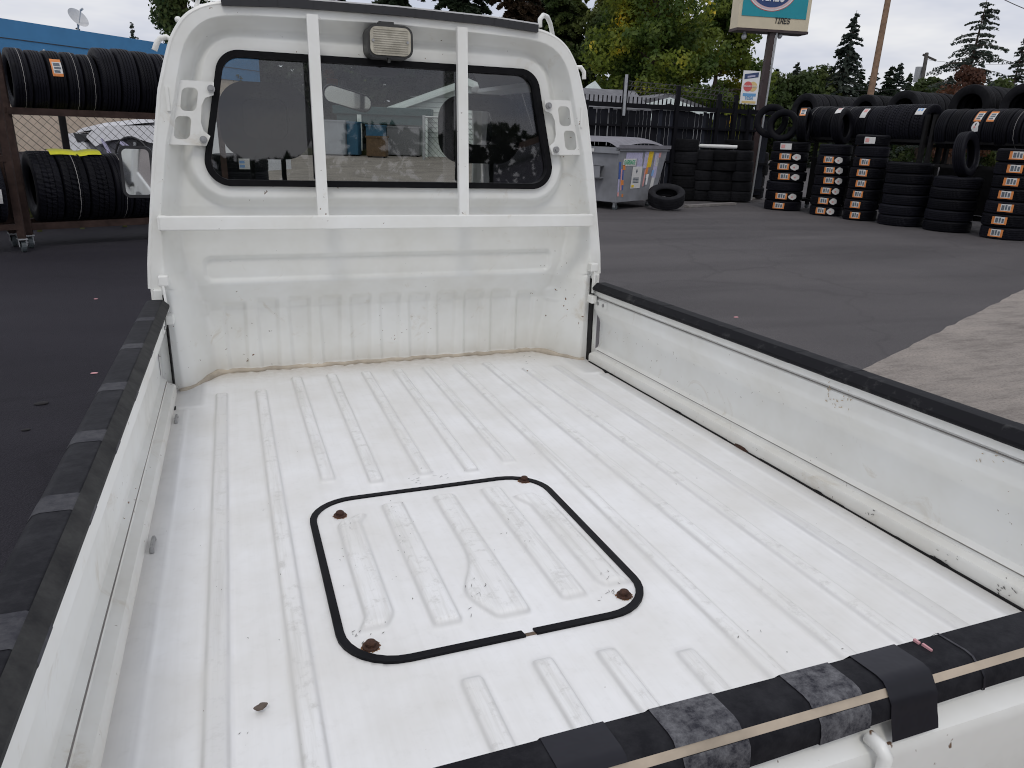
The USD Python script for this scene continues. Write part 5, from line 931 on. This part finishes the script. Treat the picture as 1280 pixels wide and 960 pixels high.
# ================================================================== BUILDINGS
# blue and tan building on the left
B0 = gnd(-60, 190.5); B1 = dep(330, 195, 44); B1[2] = 0; BU = unit(B1 - B0); BN = np.array([-BU[1], BU[0], 0]); BLn = np.linalg.norm(B1 - B0)
bl = thing('shop_building', basis(B0, BU, BN, UP), 'low tan building with a bright blue upper band and flat roof', 'building')
dB = lambda px_, py_: (lambda d: WP + d * (((B0 - WP) @ BN) / (d @ BN)))(wray(px_, py_))
ht = (dB(10, 25)[2] + dB(180, 50)[2]) / 2; hb = dB(40, 66)[2] - 0.2
obj('wall', box(0, BLn, 0, 9, 0, hb), 'stucco_tan', bl); obj('blue_band', box(-0.06, BLn + 0.06, -0.06, 9.06, hb, ht), 'stucco_blue', bl); obj('band_seam', box(-0.07, BLn, -0.075, -0.055, hb + (ht - hb) * 0.46, hb + (ht - hb) * 0.46 + 0.03), 'wire_dark', bl); obj('roof', box(0.1, BLn - 0.1, 0.1, 8.9, ht - 0.3, ht - 0.25), 'roof_grey', bl)
dd = dep(98, 37, 36); dd_, V_ = [], []
ds = thing('satellite_dish', T(*dd), 'grey satellite dish on the roof edge of the blue building', 'satellite dish')
n_r, n_a = 6, 28; dax = unit(-0.75 * spx * -1 - 0.45 * spn * -1 + 0.5 * UP) ; dax = unit(spx * 0.75 - spn * 0.35 + UP * 0.62); du = unit(np.cross(dax, UP)); dv = np.cross(dax, du)
for i in range(n_r):
    for j in range(n_a):
        r_ = 0.52 * (i + 0.02) / (n_r - 1); a = 2 * math.pi * j / n_a; V_.append(dax * (0.55 * r_ * r_) + r_ * (math.cos(a) * du * 0.9 + math.sin(a) * dv) + UP * 0.45)
V_ = np.array(V_); Fd = []
for i in range(n_r - 1):
    for j in range(n_a): a, b, c, d = i * n_a + j, i * n_a + (j + 1) % n_a, (i + 1) * n_a + (j + 1) % n_a, (i + 1) * n_a + j; Fd += [(a, b, c), (a, c, d)]
obj('reflector', (V_, np.array(Fd)), 'dish_grey', ds, smooth=True); obj('mast', [cyl((0, 0, -0.2), UP * 0.42, 0.035, 8)], 'galvanised', ds)
obj('feed_arm', [tube([UP * 0.05 + dax * 0.05, UP * 0.45 + dax * 0.55 - dv * 0.12], 0.02, 6), tube([UP * 0.45 + dax * 0.5 - dv * 0.1, UP * 0.45 + dax * 0.68 - dv * 0.06], 0.05, 8)], 'galvanised', ds)

def gable_house(c, ax, w, d, hw_, hr, label, wall, roof, gable_front=True):
    """A house whose front (with the gable) looks along -y of its own axes."""
    ax = unit(ax); ay = np.array([-ax[1], ax[0], 0]); t_ = thing('house', basis(c, ax, ay, UP), label, 'house')
    obj('wall', extr_xz(Polygon([(-w / 2, 0), (w / 2, 0), (w / 2, hw_), (0, hr), (-w / 2, hw_)]), 0, d), wall, t_)
    for s_ in (-1, 1):
        sl = (hr - hw_) / (w / 2); e = 0.35
        rf = extr_xz(Polygon([(0, hr + 0.02), (s_ * (w / 2 + e), hw_ - sl * e + 0.02), (s_ * (w / 2 + e), hw_ - sl * e + 0.20), (0, hr + 0.20)]), -0.35, d + 0.35); obj('roof', rf, roof, t_)
        obj('barge_board', extr_xz(Polygon([(0, hr - 0.16), (s_ * (w / 2 + e), hw_ - sl * e - 0.16), (s_ * (w / 2 + e), hw_ - sl * e + 0.05), (0, hr + 0.05)]), -0.39, -0.355), 'siding_white', t_)
    return t_
h1 = dep(832, 124, 28); h1[2] = 0; gable_house(h1, spx + 0.25 * spn, 3.6, 5, top_h(141, 838, 28), top_h(124, 832, 28) , 'grey house with a low gable roof behind the black fence', 'house_grey', 'roof_grey')
h2 = dep(780, 130, 27); h2[2] = 0; gable_house(h2, spn - 0.2 * spx, 3, 3.4, top_h(140, 780, 27), top_h(120, 780, 27), 'grey roofed house left of the gabled house behind the fence', 'house_grey', 'roof_grey')
h3 = dep(741, 130, 33); h3[2] = 0; gable_house(h3, spx, 1.5, 3, top_h(131, 741, 33), top_h(108, 741, 33), 'small pale shed with a steep pointed roof by the cab edge', 'siding_white', 'siding_white')
h4 = dep(562, 165, 40.5); h4[2] = 0; hg = gable_house(h4 + spx * 1.0, spx, 8.6, 10, top_h(140, 520, 40.5), top_h(104, 572, 40.5), 'white gabled house seen through the cab windows', 'siding_white', 'siding_white')
for k_ in range(9): obj('siding_board', box(-4.1 + 0.12 * k_, 4.1 - 0.12 * k_, -0.03, 0.0, 1.0 + 0.26 * k_, 1.02 + 0.26 * k_), 'house_grey', hg)
# dark green roofed stall seen through the windows
g0, g1 = dep(425, 140, 39), dep(534, 140, 39); gz1, gz0 = dep(480, 134, 39)[2], dep(480, 144, 39)[2]; gc = (g0 + g1) / 2; gw = np.linalg.norm(g1 - g0); gc[2] = 0
gs = thing('open_shed', basis(gc, spx, spn, UP), 'open shed with dark green roof and white posts seen through the rear window', 'shed')
obj('roof', [box(-gw / 2 - 0.4, gw / 2 + 0.2, 0, 4, gz0, gz1, 0.03), box(-gw / 2 - 0.2, gw / 2, 0.1, 0.2, gz0 - 0.45, gz0)], 'awning_green', gs)
for x in (-gw / 2 + 1.0, gw / 2 - 0.1): obj('post', box(x - 0.11, x + 0.11, 0.0, 0.2, 0, gz0 - 0.01), 'siding_white', gs)
obj('back_wall', box(-gw / 2, gw / 2, 3.8, 3.95, 0, gz0), 'window_dark', gs)
def crate(px0, px1, py0, py1, depth, mat, label, name='storage_bin', cate='storage bin'):
    a, b = dep(px0, py1, depth), dep(px1, py1, depth); top = dep((px0 + px1) / 2, py0, depth)[2]; c = (a + b) / 2; w = np.linalg.norm(b - a); zb_ = max(0.0, c[2]); t_ = thing(name, basis([c[0], c[1], 0], spx, spn, UP), label, cate)
    obj('body', box(-w / 2, w / 2, 0, 0.9, 0.06, top, 0.04), mat, t_); obj('rim', box(-w / 2 - 0.03, w / 2 + 0.03, -0.03, 0.93, top - 0.08, top + 0.0), mat, t_)
    for x in (-w / 2 + 0.1, w / 2 - 0.1): obj('foot', box(x - 0.05, x + 0.05, 0.1, 0.8, 0.0, 0.07), 'dark_steel', t_)
crate(434, 448, 152, 192, 37.6, 'container_blue', 'tall dark blue bin beside the left white shed post through the window'); crate(458, 480, 156, 192, 37.9, 'container_blue', 'blue bin right of the left white shed post through the window'); crate(405, 432, 150, 192, 37.3, 'container_grey', 'pale grey bin at the left of the middle window pane')
crate(458, 482, 170, 193, 36.6, 'wood_brown', 'low brown crate below the blue bin through the window', 'wooden_crate', 'crate'); crate(484, 524, 158, 192, 39.5, 'car_grey', 'dark pile of gear under the shed seen through the window', 'equipment_box', 'equipment')
# chain link fence in the distance through the windows and behind the left rack
def chain_fence(A, B, h, posts, label, cell, wr, post_r, name='chain_link_fence', pm='galvanised', wm='wire_dark', z0=0.05):
    u = unit(B - A); Ln = np.linalg.norm(B - A); t_ = thing(name, T(*A), label, 'fence')
    for s_ in posts: obj('post', cyl(u * s_, u * s_ + UP * (h + 0.08), post_r, 10), pm, t_)
    obj('top_rail', cyl(UP * h, UP * h + u * Ln, post_r * 0.6, 8), pm, t_)
    ms = []; st = cell * 1.4142
    nz = int(h / (st / 2)) + 1
    x = 0.0; V = []; Fc = []
    def strip(p, q):
        k = len(V); s2 = np.array([0, 0, wr]) + u * wr * 0.4; n_ = np.cross(u, UP) * wr
        V.extend([p - s2, p + s2, q + s2, q - s2, p + n_, p - n_, q - n_, q + n_]); Fc.extend([(k, k + 1, k + 2), (k, k + 2, k + 3), (k + 4, k + 5, k + 6), (k + 4, k + 6, k + 7)])
    nL = int(Ln / st)
    for i in range(-nz, nL + nz):
        for sg_ in (1, -1):
            xa_ = i * st; za_, zb_ = (z0, h); xb_ = xa_ + sg_ * (h - z0) if sg_ > 0 else xa_ - (h - z0)
            lo, hi = max(0, min(xa_, xb_)), min(Ln, max(xa_, xb_))
            if hi - lo < 0.02: continue
            f = lambda x_: z0 + (x_ - xa_) * sg_
            zl, zh = f(lo), f(hi); off_ = np.cross(u, UP) * (wr * sg_)
            strip(u * lo + UP * zl + off_, u * hi + UP * zh + off_)
    obj('wire_mesh', trimesh.Trimesh(V, Fc, process=False), wm, t_, kind='stuff'); return t_
CA, CB = lr(-4.2, 1.9, 0), lr(2.75, 1.9, 0)
cf = chain_fence(CA, CB, 1.95, [0.3, 2.0, 3.6, 5.15, 6.9], 'chain link fence with dark posts behind the left tire rack', 0.078, 0.0038, 0.045, pm='dark_steel')
GA, GB = dep(530, 195, 36.5), dep(700, 200, 36.5); GA[2] = GB[2] = 0
chain_fence(GA, GB, 2.0, [0.0, 3.4, 6.6], 'grey chain link fence with pale posts seen through the right of the rear window', 0.2, 0.008, 0.075)
gv0, gv1 = gnd(250, 192.5), gnd(740, 197.5)
obj('grass_verge', (lambda V_: trimesh.Trimesh(V_[0], V_[1], process=False))((lambda rg_: (lambda c_, a_, h_: (np.stack([c_ - np.c_[np.cos(a_), np.sin(a_), 0 * a_] * 0.08, c_ + np.c_[np.cos(a_), np.sin(a_), 0 * a_] * 0.08, c_ + np.c_[0.05 * np.sin(a_), 0.05 * np.cos(a_), h_]], 1).reshape(-1, 3), np.arange(len(c_) * 3).reshape(-1, 3)))(
    gv0 + np.outer(rg_.uniform(0, 1, 26000), gv1 - gv0) + np.outer(rg_.uniform(0, 3.6, 26000), spn), rg_.uniform(0, 6.28, 26000), rg_.uniform(0.08, 0.3, 26000)))(np.random.default_rng(3))), 'grass_look', label='strip of rough grass beyond the concrete lot', category='grass', kind='stuff')
rg = np.random.default_rng(8); wd = lr(0, 0, 0)
c_ = np.array([lr(a, b, 0) for a, b in zip(rg.uniform(-4.5, 5, 6000), rg.normal(2.15, 0.22, 6000))]); a_ = rg.uniform(0, 6.28, 6000)
obj('weeds', trimesh.Trimesh(np.stack([c_ - np.c_[np.cos(a_), np.sin(a_), 0 * a_] * 0.03, c_ + np.c_[np.cos(a_), np.sin(a_), 0 * a_] * 0.03, c_ + np.c_[0.12 * np.sin(a_), 0.12 * np.cos(a_), rg.uniform(0.1, 0.55, 6000)]], 1).reshape(-1, 3), np.arange(18000).reshape(-1, 3), process=False), 'grass_look', label='dry weeds along the foot of the chain link fence', category='weeds', kind='stuff')

# ================================================================== WRECKED WHITE CAR behind the left fence
cp = dep(150, 187, 15.5); cp[2] = 0; cx = unit(spx * 0.96 - spn * 0.28); cy = np.array([-cx[1], cx[0], 0])
car = thing('wrecked_car', basis(cp, cx, cy, UP) @ S(1.22), 'damaged white car with its headlight missing, behind the chain link fence', 'car')
hood = Polygon([(-0.95, 0.92), (-0.80, 1.00), (-0.3, 1.10), (0.55, 1.20), (1.2, 1.26), (1.2, 1.18), (0.5, 1.12), (-0.3, 1.03), (-0.8, 0.94)])
obj('hood', extr_xz(hood, 0.05, 1.62), 'car_white', car)
fen = Polygon([(-0.62, 0.86), (-0.42, 1.0), (-0.1, 1.05), (0.8, 1.08), (1.25, 1.06), (1.3, 0.92), (1.22, 0.86), (1.0, 0.80), (0.7, 0.82), (0.35, 0.90), (0.1, 0.86), (-0.2, 0.82), (-0.45, 0.72)]).buffer(-0.02).buffer(0.03)
obj('fender', extr_xz(fen, -0.06, 0.04), 'car_white', car); obj('windshield_base', extr_xz(Polygon([(0.95, 1.16), (1.72, 1.58), (1.80, 1.54), (1.1, 1.14)]), 0.1, 1.55), 'window_dark', car)
obj('bumper', extr_xz(Polygon([(-1.10, 0.55), (-1.16, 0.72), (-1.06, 0.90), (-0.86, 0.92), (-0.70, 0.74), (-0.66, 0.62)]), -0.02, 1.7), 'car_white', car); obj('grille', [box(-1.12, -0.98, 0.2, 1.5, 0.66, 0.86), extr_xz(Polygon([(-1.19, 0.56), (-0.7, 0.56), (-0.64, 0.62), (-1.18, 0.62)]), -0.05, 1.7), extr_xz(Polygon([(-0.93, 0.92), (-0.62, 0.88), (-0.66, 0.8), (-0.86, 0.76)]), -0.03, 1.66)], 'car_black', car)
obj('inner_bay', box(-0.85, 1.35, 0.05, 1.6, 0.3, 0.9), 'car_grey', car); obj('cabin', extr_xz(Polygon([(1.2, 0.3), (1.2, 1.15), (1.75, 1.55), (2.2, 1.6), (2.3, 1.2), (2.3, 0.4)]), 0.02, 1.64), 'car_white', car); obj('front_wheel', cyl((0.3, -0.02, 0.55), (0.3, 0.18, 0.55), 0.30, 24), 'car_black', car)
obj('hanging_trim', [bar((-0.6, -0.04, 0.62), (0.0, -0.08, 0.5), 0.05), bar((-0.3, -0.05, 0.84), (-0.1, -0.06, 0.46), 0.04), bar((0.1, -0.06, 0.8), (0.5, -0.05, 0.56), 0.05), bar((-0.5, -0.05, 0.42), (0.6, -0.05, 0.5), 0.06)], 'sticker_purple', car)
obj('wheel_arch', tube([(0.3 + 0.36 * math.cos(a), -0.05, 0.55 + 0.34 * math.sin(a)) for a in np.linspace(0.15, 3.0, 14)], 0.02, 6), 'car_black', car); obj('broken_spoke', [bar((0.3, -0.055, 0.55), (0.3 + 0.27 * math.cos(a), -0.055, 0.55 + 0.27 * math.sin(a)), 0.045, 0.02) for a in np.arange(5) * 1.257], 'galvanised', car)

# ================================================================== TREES
def rand_unit(g, n): v = g.normal(size=(n, 3)); return v / np.linalg.norm(v, axis=1)[:, None]
def leaf_cloud(centers, normals, size, g):
    n = len(centers); a = rand_unit(g, n); u = np.cross(normals, a); u /= np.linalg.norm(u, axis=1)[:, None] + 1e-9; v = np.cross(normals, u)
    s = size * g.uniform(0.6, 1.35, n)[:, None]; V = np.stack([centers - u * s, centers - v * s * 0.6, centers + u * s, centers + v * s * 0.6], 1).reshape(-1, 3)
    i = np.arange(n)[:, None] * 4; return V, np.vstack([i + [0, 1, 2], i + [0, 2, 3]])
def broadleaf(base, h, rad, seed, label, mat, z0=0.25, n_clump=60, per=260, leaf=0.13, name='tree', group=None, squash=1.0):
    g = np.random.default_rng(seed); t_ = thing(name, T(*base), label, 'tree', group)
    cl = []; br = []
    tr = [(0, 0, -0.1), (g.normal(0, 0.1), g.normal(0, 0.1), h * 0.3), (g.normal(0, 0.25), g.normal(0, 0.25), h * 0.62), (g.normal(0, 0.3), g.normal(0, 0.3), h * 0.9)]
    br.append(tube(tr, [h * 0.022, h * 0.018, h * 0.011, h * 0.004], 8))
    for i in range(n_clump):
        f = g.uniform(0, 1) ** 0.8; z = h * (z0 + (1 - z0) * f); w = rad * math.sin(math.pi * min(0.96, 0.14 + 0.80 * f ** 0.85)) * g.uniform(0.35, 1.05); a = g.uniform(0, 2 * math.pi); cl.append((w * math.cos(a), w * math.sin(a), z, g.uniform(0.55, 1.25)))
        if i % 3 == 0: s_ = np.array(tr[1]) + (np.array(tr[3]) - np.array(tr[1])) * max(0, min(0.9, f - 0.1)); br.append(tube([s_, (s_ + np.array(cl[-1][:3])) / 2 + [0, 0, 0.2], cl[-1][:3]], [h * 0.007, h * 0.005, h * 0.002], 5))
    C_, N_ = [], []
    for x, y, z, k in cl:
        m = int(per * k); d = rand_unit(g, m); r = g.uniform(0.25, 1.0, m)[:, None] ** 0.5 * rad * 0.30 * k; C_.append(np.array([x, y, z]) + d * r * [1, 1, 0.75 * squash]); N_.append(d + 0.8 * rand_unit(g, m))
    C_ = np.vstack(C_); N_ = np.vstack(N_); N_ /= np.linalg.norm(N_, axis=1)[:, None]
    obj('trunk', br, 'bark', t_, smooth=40); obj('crown', leaf_cloud(C_, N_, leaf, g), mat, t_); return t_
def conifer(base, h, rad, seed, label, mat='needle_dark', dens=1.0, droop=0.35, z0=0.12, group=None, power=1.0, leaf=0.10, lean=0.0):
    g = np.random.default_rng(seed); t_ = thing('conifer', T(*base), label, 'tree', group)
    br = [tube([(0, 0, -0.1), (lean * 0.4, 0, h * 0.5), (lean, 0, h)], [h * 0.018, h * 0.011, 0.01], 8)]; C_, N_ = [], []
    z = h * z0; 
    while z < h * 0.985:
        f = 1 - (z - h * z0) / (h * (1 - z0)); Lb = rad * (f ** power) * 1.0 + 0.10; nb = max(3, int(round(g.uniform(4, 7) * (0.7 + 0.3 * dens))))
        for k in range(nb):
            a = g.uniform(0, 2 * math.pi); l = Lb * g.uniform(0.55, 1.12); d = np.array([math.cos(a), math.sin(a), 0]); o0 = np.array([lean * z / h, 0, z + g.uniform(-0.1, 0.1)])
            tt = np.linspace(0, 1, 5); pts = [o0 + d * l * t1 + UP * (0.18 * l * t1 - droop * l * t1 * t1) for t1 in tt]; br.append(tube(pts, [0.03 * l / 2 + 0.008, 0.02, 0.015, 0.01, 0.006], 4))
            m = max(4, int(46 * dens * l / 1.2)); t1 = g.uniform(0.12, 1.0, m); wid = (0.16 * l + 0.06) * (1.1 - t1); sd = np.array([-d[1], d[0], 0])
            c_ = o0 + d * (l * t1)[:, None] + UP * (0.18 * l * t1 - droop * l * t1 ** 2)[:, None] + sd * (g.uniform(-1, 1, m) * wid)[:, None] - UP * (g.uniform(0, 0.16, m) * l * 0.6)[:, None]
            C_.append(c_); N_.append(rand_unit(g, m) * 0.7 + UP * 0.7)
        z += h * 0.028 * g.uniform(0.7, 1.35) / (0.6 + 0.4 * dens)
    C_ = np.vstack(C_); N_ = np.vstack(N_); N_ /= np.linalg.norm(N_, axis=1)[:, None]
    obj('trunk', br, 'bark', t_); obj('crown', leaf_cloud(C_, N_, leaf, g), mat, t_); return t_
def base_at(px_, depth): q_ = dep(px_, 175, depth); return np.array([q_[0], q_[1], 0.0])
def htop(px_, py_, depth): return dep(px_, py_, depth)[2]
broadleaf(base_at(805, 37), 9.6, 3.1, 11, 'yellowing maple between the cab and the shop sign, left half', 'leaf_maple', 0.24, 95, 330, 0.105, group='turning maples behind the fence')
broadleaf(base_at(885, 39), 8.0, 2.5, 12, 'lower yellow green maple just left of the shop sign', 'leaf_maple', 0.14, 85, 300, 0.105, group='turning maples behind the fence')
broadleaf(base_at(757, 41), 8.6, 2.3, 13, 'dull green tree between the dark evergreens and the yellow maple', 'leaf_green', 0.14, 70, 280, 0.11)
for i, (px_, dp, h_, r_, m_, lb) in enumerate([(415, 46, 13.5, 3.0, 'needle_dark', 'dark evergreen above the left half of the cab roof'), (500, 44, 13.0, 3.2, 'needle_dark', 'dark evergreen above the work lamp'), (575, 45, 13.8, 3.2, 'needle_dark', 'dark evergreen above the right guard upright'), (640, 43, 12.6, 2.9, 'needle_brown', 'brownish evergreen above the right end of the roof trim'), (700, 42, 11.6, 2.7, 'leaf_green', 'green evergreen beside the right rope hook of the cab'), (668, 50, 14.5, 3.0, 'needle_dark', 'tall evergreen behind the brownish one'), (800, 52, 15.0, 3.4, 'needle_dark', 'dark evergreen showing above the yellow maple'), (345, 50, 13.5, 3.0, 'needle_dark', 'dark evergreen above the left end of the roof trim')]):
    conifer(base_at(px_, dp), h_, r_, 30 + i, lb, m_, 2.4, 0.40, 0.10, power=0.72, leaf=0.15)
broadleaf(base_at(250, 43), 9.4, 2.6, 51, 'dark leafy tree rising left of the cab roof', 'leaf_green', 0.2, 70, 300, 0.12)
conifer(base_at(1040, 45), htop(1046, 20, 45), 2.1, 61, 'pointed dense conifer right of the shop sign', 'needle_grey', 1.5, 0.42, 0.05, power=0.85, leaf=0.11, lean=0.25)
conifer(base_at(1190, 42), htop(1206, 4, 42), 3.3, 62, 'tall sparse conifer with bare drooping branches', 'needle_grey', 1.0, 0.30, 0.2, power=0.75, leaf=0.085, lean=0.35)
conifer(base_at(1247, 47), htop(1260, 48, 47), 2.4, 63, 'sparse conifer with an open crown near the right edge', 'needle_grey', 1.1, 0.34, 0.1, leaf=0.09, lean=0.4)
conifer(base_at(1276, 49), htop(1283, 52, 49), 2.2, 64, 'thin conifer at the right edge of the photo', 'needle_grey', 0.8, 0.34, 0.1, leaf=0.085, lean=0.3)
for i, (px_, py_) in enumerate([(960, 88), (983, 80), (1000, 86), (1016, 84), (1062, 84), (1078, 88), (1098, 84), (1108, 80), (1122, 92), (1138, 98), (1172, 96)]):
    conifer(base_at(px_, 62 + (i % 3) * 4), htop(px_ + 3, py_, 62 + (i % 3) * 4), 2.2, 70 + i, f'far conifer in the tree line, {NTH[i]} from the shop sign towards the right', 'needle_grey' if i % 2 else 'needle_dark', 1.3, 0.4, 0.04, 'far conifers on the horizon', 0.8, 0.13)
broadleaf(base_at(1196, 40), htop(1196, 92, 40), 1.9, 91, 'reddish brown bush below the tall sparse conifer', 'leaf_red', 0.1, 40, 160, 0.10, name='bush')
for i, (px_, py_, r_) in enumerate([(985, 96, 2.4), (1010, 94, 2.4), (1150, 104, 2.0), (1235, 106, 2.0), (950, 100, 2.4)]):
    broadleaf(base_at(px_, 46), htop(px_, py_, 46), r_, 95 + i, f'low dark green shrub on the horizon, {NTH[i]} of the five by the poles', 'leaf_green', 0.08, 45, 150, 0.13, name='bush', group='low shrubs behind the racks')
for i, (px_, dp, h_) in enumerate([(105, 60, htop(118, 38, 60)), (180, 62, htop(184, 34, 62))]):
    conifer(base_at(px_ + [12, 2][i], dp), h_, 1.5, 110 + i, ['small conifer tip behind the satellite dish', 'small conifer tip over the right end of the blue building'][i], 'needle_grey', 0.9, 0.35, 0.3, leaf=0.1)
# hedge line closing the horizon behind everything
for i, (px_, dp) in enumerate([(-120, 80), (20, 85), (330, 70), (430, 70), (530, 72), (620, 70), (900, 75), (1330, 60), (1420, 60)]):
    broadleaf(base_at(px_, dp), 6.0 if px_ > 100 else 3.5, 5.0, 130 + i, f'far dark tree belt crown, {NTH[i]} along the horizon', 'leaf_green', 0.05, 40, 120, 0.28, group='far trees closing the horizon')
g_ = np.random.default_rng(77); n_ = 9000; hx_ = g_.uniform(-26, 26, n_); hh_ = np.where(hx_ > 3, 3.4, 2.2) * (0.8 + 0.3 * meshkit.noise(np.c_[hx_ * 0.5, hx_ * 0, hx_ * 0], 6)); c_ = np.c_[hx_, -22 + g_.normal(0, 0.5, n_), hh_ * g_.uniform(0, 1, n_)]
obj('hedge', leaf_cloud(c_, rand_unit(g_, n_), 0.26, g_), 'needle_dark', label='dark hedge behind the viewer, only mirrored in the cab window', category='hedge', kind='stuff')
# small leaves and spots on the asphalt
for i, (px_, py_, s_) in enumerate([(118, 467, 0.018), (120, 374, 0.014), (920, 397, 0.02)]):
    q = gnd(px_, py_); lf = trimesh.creation.icosphere(1, s_); lf.vertices *= [1.2, 0.7, 0.25]; lf.apply_translation(q + [0, 0, s_ * 0.2]); obj('litter_leaf', lf, 'leaf_pink', label=['small pink leaf on the asphalt left of the truck', 'pale leaf on the asphalt near the left rack shadow', 'pale leaf on the asphalt right of the truck'][i], category='leaf')
for i, (px_, py_, s_) in enumerate([(53, 505, 0.022), (33, 538, 0.014)]):
    q = gnd(px_, py_); lf = trimesh.creation.icosphere(2, s_); lf.vertices = lf.vertices * [1.6, 1.0, 0.35] * (0.7 + 0.6 * meshkit.noise(lf.vertices * 40, 3))[:, None]; lf.apply_translation(q + [0, 0, 0.004]); obj('dirt_clod', lf, 'dirt_rock', label=['larger dark dirt clod on the asphalt left of the truck', 'smaller dark dirt clod on the asphalt left of the truck'][i], category='dirt')
